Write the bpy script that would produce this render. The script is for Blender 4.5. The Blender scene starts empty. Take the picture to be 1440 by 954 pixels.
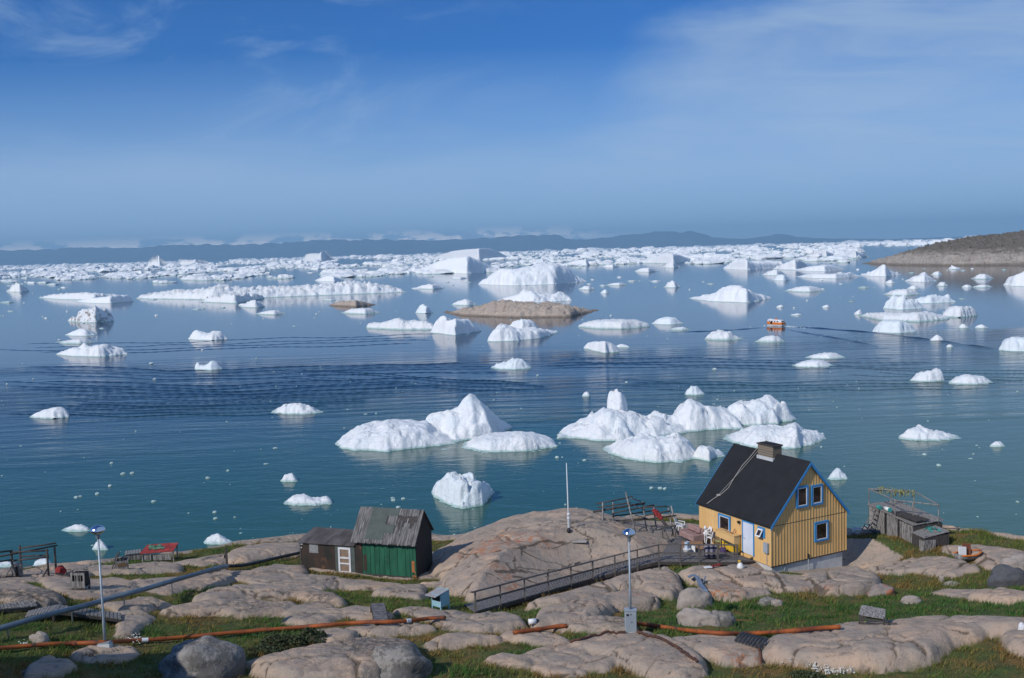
import bpy, math, random
import numpy as np
random.seed(7)
SC = bpy.context.scene
COL = SC.collection
R_ = math.radians
# ------------------------------------------------------------------ camera
F, CAMH, PITCH, ROLL = 1400.0, 26.0, R_(5.04), R_(-1.63)
def _rot():
    a = math.pi/2-PITCH
    X = np.array([[1,0,0],[0,math.cos(a),-math.sin(a)],[0,math.sin(a),math.cos(a)]])
    Z = np.array([[math.cos(ROLL),-math.sin(ROLL),0],[math.sin(ROLL),math.cos(ROLL),0],[0,0,1]])
    return X@Z
RM = _rot(); CAM = np.array([0,0,CAMH])
def ray(px,py):
    return RM@np.array([(px-720)/F,-(py-477)/F,-1.0])
def at_z(px,py,z):
    d = ray(px,py); return CAM+d*((z-CAMH)/d[2])
def at_d(px,py,D):
    d = ray(px,py); return CAM+d*(D/np.linalg.norm(d))
from mathutils import Matrix, Vector
cd = bpy.data.cameras.new('camera'); cam = bpy.data.objects.new('camera', cd); COL.objects.link(cam)
M4 = Matrix([list(RM[i])+[CAM[i]] for i in range(3)]+[[0,0,0,1]]); cam.matrix_world = M4
cd.sensor_fit = 'HORIZONTAL'; cd.sensor_width = 36; cd.lens = 36*F/1440; cd.clip_start = .5; cd.clip_end = 300000
SC.camera = cam
SC.view_settings.view_transform = 'Standard'; SC.view_settings.look = 'None'
SC.view_settings.exposure = 0.0; SC.view_settings.gamma = 1.0
# ------------------------------------------------------------------ numpy noise
_rs = np.random.RandomState(3)
_perm = _rs.permutation(512)
_perm = np.concatenate([_perm,_perm,_perm])
_grad = np.stack([np.cos(np.linspace(0,2*np.pi,512,endpoint=False)),np.sin(np.linspace(0,2*np.pi,512,endpoint=False))],1)
def noise(x,y,seed=0):
    x = np.asarray(x,float)+seed*17.31; y = np.asarray(y,float)+seed*9.77
    xi = np.floor(x).astype(int); yi = np.floor(y).astype(int); xf = x-xi; yf = y-yi
    def g(i,j,dx,dy):
        h = _perm[(_perm[i&511]+j)&511]; return _grad[h,0]*dx+_grad[h,1]*dy
    u = xf*xf*xf*(xf*(xf*6-15)+10); v = yf*yf*yf*(yf*(yf*6-15)+10)
    a = g(xi,yi,xf,yf); b = g(xi+1,yi,xf-1,yf); c = g(xi,yi+1,xf,yf-1); d = g(xi+1,yi+1,xf-1,yf-1)
    return ((a*(1-u)+b*u)*(1-v)+(c*(1-u)+d*u)*v)*1.5
def fbm(x,y,o=4,seed=0,gain=.5):
    s=0; a=1; f=1
    for k in range(o):
        s = s+a*noise(x*f,y*f,seed+k*3); a*=gain; f*=2.03
    return s
def ridged(x,y,o=4,seed=0):
    s=0; a=1; f=1
    for k in range(o):
        s = s+a*(1-2*np.abs(noise(x*f,y*f,seed+k*3))); a*=.5; f*=2.1
    return s
def vor(x,y,seed=0):
    """cell id value in 0..1, nearest and second distances, and offset to the cell centre"""
    xi=np.floor(x).astype(int); yi=np.floor(y).astype(int); f1=np.full(np.shape(x),9.); f2=np.full(np.shape(x),9.); idv=np.zeros(np.shape(x)); ox=np.zeros(np.shape(x)); oy=np.zeros(np.shape(x))
    for a in (-1,0,1):
        for b in (-1,0,1):
            h=_perm[(_perm[(xi+a+seed*7)&511]+yi+b)&511]; h2=_perm[(h+101)&511]; h3=_perm[(h+211)&511]
            dx=xi+a+h/511.-x; dy=yi+b+h2/511.-y; d=np.hypot(dx,dy); n=d<f1
            f2=np.where(n,f1,np.minimum(f2,d)); f1=np.where(n,d,f1); idv=np.where(n,h3/511.,idv); ox=np.where(n,dx,ox); oy=np.where(n,dy,oy)
    return idv,f1,f2,ox,oy
def sstep(a,b,x):
    t = np.clip((x-a)/(b-a),0,1); return t*t*(3-2*t)
# ------------------------------------------------------------------ scene helpers
def tag(o,label=None,cat=None,group=None,kind=None):
    if label: o['label']=label
    if cat: o['category']=cat
    if group: o['group']=group
    if kind: o['kind']=kind
    return o
def empty(name,loc,rz=0,label=None,cat=None,group=None):
    o = bpy.data.objects.new(name,None); COL.objects.link(o); o.location = [float(c) for c in loc]; o.rotation_euler=(0,0,rz)
    o.empty_display_size=.2
    return tag(o,label,cat,group)
def mesh_np(name,V,Fq,m,parent=None,smooth=True,loc=None):
    """mesh from arrays; Fq is an (n,3) or (n,4) int array"""
    me = bpy.data.meshes.new(name); V=np.asarray(V,np.float32); Fq=np.asarray(Fq,np.int32)
    k = Fq.shape[1]; n=len(Fq)
    me.vertices.add(len(V)); me.vertices.foreach_set('co',V.ravel())
    me.loops.add(n*k); me.loops.foreach_set('vertex_index',Fq.ravel())
    me.polygons.add(n); me.polygons.foreach_set('loop_start',np.arange(0,n*k,k,dtype=np.int32))
    me.update(calc_edges=True); me.validate()
    me.polygons.foreach_set('use_smooth',[smooth]*len(me.polygons))
    me.materials.append(m)
    o = bpy.data.objects.new(name,me); COL.objects.link(o); o.parent = parent
    if loc is not None: o.location=[float(c) for c in loc]
    return o
class MB:
    def __init__(s): s.v=[]; s.f=[]
    def add(s,vs,fs):
        n=len(s.v); s.v+= [tuple(float(c) for c in p) for p in vs]; s.f+=[tuple(i+n for i in f) for f in fs]; return s
    def hexa(s,p): # 8 corners: bottom loop 0-3, top loop 4-7
        return s.add(p,[(3,2,1,0),(4,5,6,7),(0,1,5,4),(1,2,6,5),(2,3,7,6),(3,0,4,7)])
    def box(s,c,d,rz=0):
        x,y,z=d[0]/2,d[1]/2,d[2]/2; co,si=math.cos(rz),math.sin(rz)
        q=[(-x,-y,-z),(x,-y,-z),(x,y,-z),(-x,y,-z),(-x,-y,z),(x,-y,z),(x,y,z),(-x,y,z)]
        return s.hexa([(c[0]+a*co-b*si,c[1]+a*si+b*co,c[2]+e) for a,b,e in q])
    def b2(s,lo,hi):
        return s.box([(a+b)/2 for a,b in zip(lo,hi)],[b-a for a,b in zip(lo,hi)])
    def beam(s,p,q,w,h=None,up=(0,0,1)):
        h=h or w; p=np.array(p,float); q=np.array(q,float); d=q-p; d/=np.linalg.norm(d); up=np.array(up,float)
        if abs(d@up)>.95: up=np.array([1.,0,0])
        a=np.cross(d,up); a/=np.linalg.norm(a); b=np.cross(a,d)
        o=[-a*w/2-b*h/2,a*w/2-b*h/2,a*w/2+b*h/2,-a*w/2+b*h/2]
        return s.hexa([p+k for k in o]+[q+k for k in o])
    def tube(s,pts,r,n=8,cap=True):
        pts=[np.array(p,float) for p in pts]; rr=r if hasattr(r,'__len__') else [r]*len(pts); vs=[]; fs=[]
        for i,p in enumerate(pts):
            d=pts[min(i+1,len(pts)-1)]-pts[max(i-1,0)]; d/=np.linalg.norm(d)+1e-9
            up=np.array([0,0,1.]) if abs(d[2])<.9 else np.array([1.,0,0])
            a=np.cross(d,up); a/=np.linalg.norm(a); b=np.cross(a,d)
            for k in range(n):
                t=2*math.pi*k/n; vs.append(p+(a*math.cos(t)+b*math.sin(t))*rr[i])
        for i in range(len(pts)-1):
            for k in range(n):
                fs.append((i*n+k,i*n+(k+1)%n,(i+1)*n+(k+1)%n,(i+1)*n+k))
        if cap: fs+= [tuple(range(n))[::-1],tuple((len(pts)-1)*n+k for k in range(n))]
        return s.add(vs,fs)
    def lathe(s,prof,c=(0,0,0),n=14):
        vs=[];fs=[]
        for r,z in prof:
            for k in range(n):
                t=2*math.pi*k/n; vs.append((c[0]+r*math.cos(t),c[1]+r*math.sin(t),c[2]+z))
        for i in range(len(prof)-1):
            for k in range(n): fs.append((i*n+k,i*n+(k+1)%n,(i+1)*n+(k+1)%n,(i+1)*n+k))
        fs+=[tuple(range(n))[::-1],tuple((len(prof)-1)*n+k for k in range(n))]
        return s.add(vs,fs)
    def prism(s,poly,n): # planar polygon extruded along n
        k=len(poly); p=[np.array(a,float) for a in poly]; n=np.array(n,float)
        return s.add(p+[a+n for a in p],[tuple(range(k))[::-1],tuple(range(k,2*k))]+[(i,(i+1)%k,k+(i+1)%k,k+i) for i in range(k)])
    def planks(s,A,B,C,D,n,t=.04,gap=.12,rnd=0):
        """n planks crossing from edge A-D to edge B-C, laid along A->D"""
        A,B,C,D=[np.array(p,float) for p in (A,B,C,D)]
        for i in range(n):
            a=(i+gap/2)/n; b=(i+1-gap/2)/n; o=np.array([0,0,random.uniform(-rnd,rnd)])
            e=random.uniform(-rnd,rnd)*2; X=(B-A)*e/np.linalg.norm(B-A)
            q=[A+(D-A)*a+X,B+(C-B)*a+X,B+(C-B)*b+X,A+(D-A)*b+X]
            s.hexa([p+o-np.array([0,0,t]) for p in q]+[p+o for p in q])
        return s
    def build(s,name,m,parent=None,smooth=False,bevel=0,loc=None):
        me=bpy.data.meshes.new(name); me.from_pydata(s.v,[],s.f); me.materials.append(m)
        import bmesh
        bm=bmesh.new(); bm.from_mesh(me); bmesh.ops.recalc_face_normals(bm,faces=bm.faces)
        if bevel: bmesh.ops.bevel(bm,geom=list(bm.edges),offset=bevel,segments=1,affect='EDGES',clamp_overlap=True)
        bm.to_mesh(me); bm.free()
        if smooth: me.polygons.foreach_set('use_smooth',[True]*len(me.polygons))
        o=bpy.data.objects.new(name,me); COL.objects.link(o); o.parent=parent
        if loc is not None: o.location=[float(c) for c in loc]
        return o
# ------------------------------------------------------------------ materials
class NT:
    def __init__(s,name):
        s.m=bpy.data.materials.new(name); s.m.use_nodes=True; s.t=s.m.node_tree; s.n=s.t.nodes
        s.b=s.n['Principled BSDF']
    def node(s,t,**k):
        x=s.n.new(t)
        for a,b in k.items(): setattr(x,a,b)
        return x
    def link(s,a,b): s.t.links.new(a,b)
    def coord(s,scale=(1,1,1),kind='Object'):
        c=s.node('ShaderNodeTexCoord'); m=s.node('ShaderNodeMapping'); m.inputs['Scale'].default_value=scale
        s.link(c.outputs[kind],m.inputs['Vector']); return m.outputs['Vector']
    def noise(s,vec,scale,detail=6,rough=.55,dist=0):
        x=s.node('ShaderNodeTexNoise'); x.inputs['Scale'].default_value=scale; x.inputs['Detail'].default_value=detail
        x.inputs['Roughness'].default_value=rough; x.inputs['Distortion'].default_value=dist
        if vec is not None: s.link(vec,x.inputs['Vector'])
        return x.outputs['Fac']
    def ramp(s,fac,stops):
        r=s.node('ShaderNodeValToRGB'); e=r.color_ramp.elements
        while len(e)<len(stops): e.new(.5)
        for q,(p,c) in zip(e,stops):
            q.position=p; q.color=(c,c,c,1) if not hasattr(c,'__len__') else (*c,1)
        s.link(fac,r.inputs['Fac']); return r.outputs['Color']
    def mix(s,fac,a,b,mode='MIX'):
        x=s.node('ShaderNodeMix',data_type='RGBA',blend_type=mode)
        for sock,val in ((x.inputs['Factor'],fac),(x.inputs['A'],a),(x.inputs['B'],b)):
            if hasattr(val,'links') or hasattr(val,'is_linked'): s.link(val,sock)
            elif hasattr(val,'__len__'): sock.default_value=(*val,1)
            else: sock.default_value=val
        return x.outputs['Result']
    def math(s,op,a,b=None,c=None,clamp=False):
        x=s.node('ShaderNodeMath',operation=op,use_clamp=clamp)
        for i,val in enumerate((a,b,c)):
            if val is None: continue
            if hasattr(val,'is_linked'): s.link(val,x.inputs[i])
            else: x.inputs[i].default_value=val
        return x.outputs[0]
    def mrange(s,v,a,b,c=0,d=1,smooth=True):
        x=s.node('ShaderNodeMapRange',interpolation_type='SMOOTHSTEP' if smooth else 'LINEAR')
        for i,val in enumerate((v,a,b,c,d)):
            if hasattr(val,'is_linked'): s.link(val,x.inputs[i])
            else: x.inputs[i].default_value=val
        return x.outputs[0]
    def attr(s,name):
        a=s.node('ShaderNodeAttribute'); a.attribute_name=name; return a
    def bump(s,h,strength=.5,dist=.1,normal=None):
        b=s.node('ShaderNodeBump'); b.inputs['Strength'].default_value=strength; b.inputs['Distance'].default_value=dist
        s.link(h,b.inputs['Height'])
        if normal is not None: s.link(normal,b.inputs['Normal'])
        return b.outputs['Normal']
    def col(s,c):
        if hasattr(c,'is_linked'): s.link(c,s.b.inputs['Base Color'])
        else: s.b.inputs['Base Color'].default_value=(*c,1)
    def set(s,**k):
        for a,b in k.items(): s.b.inputs[a.replace('_',' ')].default_value=b
        return s
def mat(name,c1,c2=None,scale=4,rough=.75,bump=.2,stretch=(1,1,1),metal=0,spec=.35,detail=6,lo=.35,hi=.65,wear=None):
    t=NT(name); c2=c2 or tuple(x*.7 for x in c1)
    v=t.coord(stretch); n=t.noise(v,scale,detail)
    c=t.ramp(n,[(lo,c2),(hi,c1)])
    if wear: # (colour, scale, threshold)
        w=t.noise(t.coord((1,1,.5)),wear[1],5); c=t.mix(t.mrange(w,wear[2],wear[2]+.06),c,wear[0])
    t.col(c); t.set(Roughness=rough,Metallic=metal); t.b.inputs['Specular IOR Level'].default_value=spec
    if bump: t.link(t.bump(t.noise(v,scale*3,5),bump,.03),t.b.inputs['Normal'])
    return t.m
MT={}
MT['wood']=mat('weathered_wood',(.33,.315,.3),(.12,.112,.106),2.2,.85,.5,(7,7,1.0),lo=.42,hi=.6)
MT['wood_dark']=mat('dark_wood',(.085,.075,.07),(.035,.03,.028),3,.85,.4,(6,6,1.2))
MT['rail']=mat('rail_wood',(.15,.135,.125),(.08,.072,.068),3,.85,.4,(3,3,3))
MT['deck']=mat('deck_boards',(.2,.185,.18),(.1,.095,.095),2,.85,.4,(3,3,3))
MT['yellow']=mat('yellow_paint',(.74,.48,.205),(.66,.415,.165),1.2,.6,.15,(1,1,.4),wear=((.5,.27,.09),5,.66))
MT['yellow2']=mat('bright_yellow_paint',(.7,.44,.03),(.55,.33,.03),3,.6,.1)
MT['blue']=mat('blue_trim_paint',(.05,.265,.57),(.04,.215,.48),2,.5,.1)
MT['white']=mat('white_paint',(.74,.75,.77),(.62,.63,.65),3,.5,.08)
MT['door']=mat('white_door_paint',(.66,.72,.82),(.58,.64,.74),1.5,.45,.05)
MT['tar']=mat('black_roof_felt',(.017,.018,.021),(.011,.012,.014),1.3,.8,.2,wear=((.03,.03,.032),3,.68))
MT['conc']=mat('pale_concrete',(.56,.58,.59),(.43,.45,.46),1.6,.9,.3)
MT['brick']=None
MT['glass']=None
MT['green']=mat('green_paint',(.022,.135,.075),(.012,.08,.048),2.5,.65,.25,(1,1,.3),wear=((.05,.055,.045),4,.68))
MT['dkgreen']=mat('faded_green_felt',(.095,.115,.105),(.07,.085,.078),2,.85,.2)
MT['rustwall']=mat('tarred_brown_boards',(.06,.036,.026),(.022,.024,.02),1.1,.75,.3,(1,1,.6),wear=((.12,.06,.035),1.5,.62))
MT['black']=mat('tarred_black_boards',(.03,.028,.028),(.012,.012,.012),2,.8,.3,(4,4,.6))
MT['metal']=mat('galvanised_steel',(.42,.45,.48),(.33,.36,.39),3,.42,.05,metal=.85)
MT['chrome']=mat('polished_lamp_metal',(.75,.78,.82),(.68,.7,.74),3,.18,0,metal=1)
MT['pole']=mat('grey_pole_paint',(.34,.4,.45),(.27,.32,.36),3,.45,.05,metal=.3)
MT['orange']=mat('rusty_orange_pipe',(.4,.105,.022),(.17,.045,.018),1.1,.7,.2,wear=((.09,.04,.025),2.6,.57))
MT['bluepipe']=mat('blue_grey_pipe',(.16,.21,.255),(.1,.135,.17),.8,.45,.05,metal=.25)
MT['blackpipe']=mat('black_pipe',(.03,.032,.036),(.02,.02,.022),2,.5,.05)
MT['cabinet']=mat('grey_cabinet_paint',(.34,.385,.43),(.29,.33,.37),2,.5,.04)
MT['ltblue']=mat('light_blue_paint',(.3,.52,.6),(.25,.44,.52),2,.6,.1)
MT['redwood']=mat('red_painted_boards',(.36,.05,.04),(.2,.03,.028),3,.7,.2,wear=((.2,.17,.15),4,.66))
MT['redcloth']=mat('red_cloth',(.3,.03,.03),(.18,.02,.02),5,.9,.3)
MT['net']=mat('green_net',(.05,.24,.14),(.16,.3,.22),12,.9,.8)
MT['ynet']=mat('yellow_green_net',(.34,.34,.16),(.2,.22,.1),10,.9,.8)
MT['turq']=mat('turquoise_plastic',(.05,.36,.33),(.04,.25,.24),5,.5,.1)
MT['pink']=mat('dusty_pink_upholstery',(.36,.235,.215),(.27,.17,.155),3,.95,.3)
MT['armch']=mat('mauve_upholstery',(.3,.26,.265),(.22,.19,.2),3,.95,.3)
MT['plastic']=mat('white_plastic',(.78,.78,.76),(.7,.7,.69),3,.4,.03)
MT['rust']=mat('rust',(.12,.055,.035),(.06,.03,.025),4,.85,.3)
MT['orangep']=mat('orange_paint',(.72,.2,.02),(.6,.15,.015),3,.5,.05)
MT['brownb']=mat('rusty_board',(.22,.075,.035),(.16,.055,.03),3,.8,.1)
MT['antler']=mat('bone',(.4,.25,.2),(.3,.17,.13),8,.7,.1)
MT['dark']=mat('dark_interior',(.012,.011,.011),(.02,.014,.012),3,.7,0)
MT['steel']=mat('bent_sheet_metal',(.36,.43,.5),(.28,.33,.38),2,.4,.1,metal=.6)
MT['rope']=mat('pale_rope',(.42,.4,.37),(.3,.28,.26),8,.9,.2)
MT['tread']=mat('black_rubber',(.05,.055,.065),(.03,.032,.038),5,.6,.1)
MT['leaf']=mat('dark_shrub_leaf',(.06,.075,.03),(.035,.05,.02),4,.7,0)
MT['flower']=mat('white_tuft',(.72,.72,.68),(.6,.6,.55),6,.9,0)
MT['twig']=mat('twig',(.06,.045,.03),(.04,.03,.02),6,.9,0)
def m_glass():
    t=NT('dark_window_glass'); t.col(t.ramp(t.noise(t.coord(),2.2,3),[(.35,(.008,.008,.009)),(.7,(.05,.028,.02))])); t.set(Roughness=.06); t.b.inputs['Specular IOR Level'].default_value=.6; return t.m
MT['glass']=m_glass()
def m_brick():
    t=NT('chimney_brick'); b=t.node('ShaderNodeTexBrick'); b.inputs['Scale'].default_value=3.2
    b.inputs['Color1'].default_value=(.2,.13,.085,1); b.inputs['Color2'].default_value=(.13,.1,.07,1); b.inputs['Mortar'].default_value=(.22,.2,.16,1)
    b.inputs['Mortar Size'].default_value=.03
    c=t.node('ShaderNodeTexCoord'); mp=t.node('ShaderNodeMapping'); mp.inputs['Rotation'].default_value=(R_(90),0,0)
    t.link(c.outputs['Object'],mp.inputs['Vector']); t.link(mp.outputs['Vector'],b.inputs['Vector']); t.col(b.outputs['Color']); t.set(Roughness=.9); return t.m
MT['brick']=m_brick()
def m_stripe():
    t=NT('navy_striped_blanket'); w=t.node('ShaderNodeTexWave',bands_direction='X'); w.inputs['Scale'].default_value=1.1; w.inputs['Distortion'].default_value=.6
    t.link(t.coord(),w.inputs['Vector']); t.col(t.ramp(w.outputs['Fac'],[(.42,(.05,.05,.1)),(.5,(.27,.245,.28))])); t.set(Roughness=.95); return t.m
MT['stripe']=m_stripe()
def m_roofwood():
    t=NT('grey_roof_boards'); v=t.coord((1,.06,.06)); n=t.noise(v,22,4,.6); n2=t.noise(t.coord((1,.3,.3)),3,5)
    c=t.ramp(n,[(.36,(.05,.048,.047)),(.5,(.15,.145,.14)),(.66,(.27,.26,.25))]); c=t.mix(t.mrange(n2,.5,.7),c,(.06,.058,.055))
    t.col(c); t.set(Roughness=.9); t.link(t.bump(n,.6,.04),t.b.inputs['Normal']); return t.m
MT['roofwood']=m_roofwood()
# ------------------------------------------------------------------ sky, sun
SUN_EL=R_(36); SX,SY=-.756,-.655
sd=bpy.data.lights.new('sun','SUN'); sun=bpy.data.objects.new('sun',sd); COL.objects.link(sun)
sv=Vector((SX*math.cos(SUN_EL),SY*math.cos(SUN_EL),math.sin(SUN_EL)))
sun.rotation_euler=sv.to_track_quat('Z','Y').to_euler(); sun.location=(-30,-30,60)
sd.energy=3.3; sd.angle=R_(.5); sd.color=(1,.945,.86)
W=bpy.data.worlds.new('World'); SC.world=W; W.use_nodes=True
def world():
    t=W.node_tree; n=t.nodes; L=t.links
    bg=n['Background']; sky=n.new('ShaderNodeTexSky'); sky.sky_type='NISHITA'; sky.sun_disc=False
    sky.sun_elevation=SUN_EL; sky.sun_rotation=math.atan2(SX,SY); sky.air_density=1.0; sky.dust_density=.25; sky.ozone_density=3.0; sky.altitude=0
    class Q(NT):
        def __init__(s): s.t=t; s.n=n
    q=Q()
    tc=n.new('ShaderNodeTexCoord'); sp=n.new('ShaderNodeSeparateXYZ'); L.new(tc.outputs['Generated'],sp.inputs[0])
    x,y,z=sp.outputs
    yy=q.math('MAXIMUM',y,.05); u=q.math('DIVIDE',x,yy); e=q.math('DIVIDE',z,yy)
    cb=n.new('ShaderNodeCombineXYZ'); L.new(u,cb.inputs[0]); L.new(e,cb.inputs[1])
    def mapped(sx,sy,ox=0):
        m=n.new('ShaderNodeMapping'); m.inputs['Scale'].default_value=(sx,sy,1); m.inputs['Location'].default_value=(ox,0,0); L.new(cb.outputs[0],m.inputs['Vector']); return m.outputs['Vector']
    # grade of clear sky
    base=q.mix(1.0,sky.outputs['Color'],SKYTINT,'MULTIPLY')
    lum=n.new('ShaderNodeMix'); 
    # veil: the edge of a thin high cloud sheet, u > b(e)
    wob=q.noise(mapped(9,14),1,6,.6); wob=q.math('MULTIPLY',q.math('SUBTRACT',wob,.5),.12)
    fc=n.new('ShaderNodeFloatCurve'); cu=fc.mapping.curves[0]
    # input e/0.3 -> output (b+1)/2
    pts=[(0,.3),(.07,.16),(.09,.06),(.1,.03),(.112,.045),(.128,.085),(.15,.1),(.18,.112),(.21,.15),(.24,.21),(.3,.3)]
    while len(cu.points)<len(pts): cu.points.new(.5,.5)
    for p,(a,b) in zip(cu.points,pts): p.location=(a/.3,(b+1)/2)
    fc.mapping.update()
    wob2=q.math('MULTIPLY',q.math('SUBTRACT',q.noise(mapped(3.2,16,6),1,7,.62,.5),.5),.075); ew=q.math('ADD',e,wob2)
    L.new(q.math('DIVIDE',ew,.3,clamp=True),fc.inputs['Value'])
    b=q.math('SUBTRACT',q.math('MULTIPLY',fc.outputs[0],2.0),1.0)
    dd=q.math('ADD',q.math('SUBTRACT',u,b),wob)
    sheet=q.mrange(dd,-.03,.11)
    st=q.noise(mapped(5,26,3),1,6,.62,.6)
    sheet=q.math('MULTIPLY',sheet,q.mrange(st,.2,.75,.45,1.0))
    el=q.math('ADD',ew,q.math('MULTIPLY',q.math('ABSOLUTE',q.math('ADD',u,.02)),-.04)); shl=q.math('MULTIPLY',q.mrange(el,.125,.06),q.mrange(st,.2,.7,.55,1.0)); sheet=q.math('MAXIMUM',sheet,q.math('MULTIPLY',shl,.8))
    low=q.mrange(e,.03,.085,.35,1.0); sheet=q.math('MULTIPLY',sheet,low)
    sheet=q.math('MULTIPLY',sheet,.85)
    # streaks on the upper left
    s2=q.noise(mapped(4,11,9),1,8,.62,1.2); s2=q.mrange(s2,.5,.78); s2=q.math('MULTIPLY',s2,.45)
    s2=q.math('MULTIPLY',s2,q.mrange(u,.2,-.25))
    s2=q.math('MULTIPLY',s2,q.mrange(e,.03,.1))
    veil=q.math('MAXIMUM',sheet,s2)
    c=q.mix(veil,base,VEILCOL)
    # horizon paleness
    hz=q.mrange(e,.2,-.03,smooth=False); c=q.mix(q.math('MULTIPLY',hz,.95),c,HORCOL)
    # low cumulus row far away
    cn=q.noise(mapped(22,62,2.3),1,7,.62); cn2=q.noise(mapped(3.5,0,5),1,2)
    top=q.mrange(e,.026,.012); bot=q.mrange(e,.0055,.0125)
    cm=q.math('MULTIPLY',q.mrange(q.math('ADD',cn,q.math('MULTIPLY',cn2,.3)),.61,.67),q.math('MULTIPLY',top,bot))
    cm=q.math('MULTIPLY',cm,q.mrange(u,.14,-.02)); cm=q.math('MULTIPLY',cm,.95)
    c=q.mix(cm,c,CUMCOL)
    L.new(c,bg.inputs['Color']); bg.inputs['Strength'].default_value=SKYSTR
SKYSTR=.1; SKYTINT=(.155,.46,.93); VEILCOL=(3.4,4.8,6.9); HORCOL=(4.3,6.2,9.0); CUMCOL=(16,15,14.5)
world()

def haze():
    m=bpy.data.materials.new('air_haze'); m.use_nodes=True; n=m.node_tree.nodes; n.clear(); o=n.new('ShaderNodeOutputMaterial'); v=n.new('ShaderNodeVolumePrincipled')
    v.inputs['Color'].default_value=(.4,.72,1,1); v.inputs['Density'].default_value=HAZE; v.inputs['Anisotropy'].default_value=0.0
    m.node_tree.links.new(v.outputs[0],o.inputs['Volume'])
    b=MB().b2((-62000,-300,-9),(62000,52000,1000)).build('haze',m); tag(b,'faint blue summer haze over the bay','haze',kind='stuff')
HAZE=3.6e-5
haze()
# ------------------------------------------------------------------ terrain
CTRL=[(0,954,43),(360,954,42),(720,954,41),(1080,954,41),(1440,954,42),(148,905,47),(887,890,47),(1180,885,47.5),(500,890,47),(1440,885,48),
 (667,858,53),(620,855,52),(300,860,52),(0,870,50),(424,806.7,63.5),(586,813,62.3),(500,810,63),(1085,801,62),(1187,806,62.6),(60,800,69),(200,790,70),(370,768,74),
 (640,768,72),(720,805,61),(1215,757,69),(1290,768,67),(1420,770,66),(900,748,70),(960,738,75),(1100,770,72),(780,855,51.5),(940,830,56.5),(1010,800,60),(1300,830,58),(1440,830,57)]
CP=np.array([at_d(*c) for c in CTRL])
def _tps(P,lam=.6):
    n=len(P); d=np.linalg.norm(P[:,None,:2]-P[None,:,:2],axis=2); K=np.where(d>0,d*d*np.log(d+1e-9),0)+np.eye(n)*lam
    A=np.zeros((n+3,n+3)); A[:n,:n]=K; A[:n,n]=1; A[:n,n+1:]=P[:,:2]; A[n,:n]=1; A[n+1:,:n]=P[:,:2].T
    return np.linalg.solve(A,np.concatenate([P[:,2],[0,0,0]]))
TW=_tps(CP)
def tps(x,y):
    x=np.asarray(x,float); y=np.asarray(y,float); s=TW[-3]+TW[-2]*x+TW[-1]*y
    for w,p in zip(TW[:-3],CP):
        d2=(x-p[0])**2+(y-p[1])**2; s=s+w*.5*d2*np.log(d2+1e-9)
    return s
CREST=np.array([at_d(*c)[:2] for c in [(-260,812,66),(0,806,68),(60,800,70),(140,795,71),(250,786,73),(320,776,75),(420,764,77),(520,764,77),(640,766,75),(720,758,75),(850,748,75),(900,738,78),(960,735,79),(1100,735,79),(1215,745,73),(1300,745,72.5),(1380,757,70.5),(1440,768,68),(1700,800,62)]])
def crest(x): return np.interp(x,CREST[:,0],CREST[:,1])
def base(x,y):
    yc=crest(x)+.8*noise(x*.25,x*0+3.3); yk=np.clip(y,28,None); ye=np.minimum(yk,yc)
    xe=np.clip(x,-45,45)
    z=tps(xe,ye); d=np.maximum(y-yc,0); drop=np.where(d<3.5,d*d/7,1.75+(d-3.5)*.95)
    return z-drop+np.maximum(28-y,0)*.3
def march(px,py,hf,z0=14.):
    d=ray(px,py); d=d/np.linalg.norm(d); t=np.arange(34,100,.1); P=CAM+d[None]*t[:,None]
    below=P[:,2]<hf(P[:,0],P[:,1]); i=int(np.argmax(below)) if below.any() else len(t)-1
    return P[i]
HC=at_d(1084.7,797.3,62); ZD=HC[2]+.25
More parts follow.
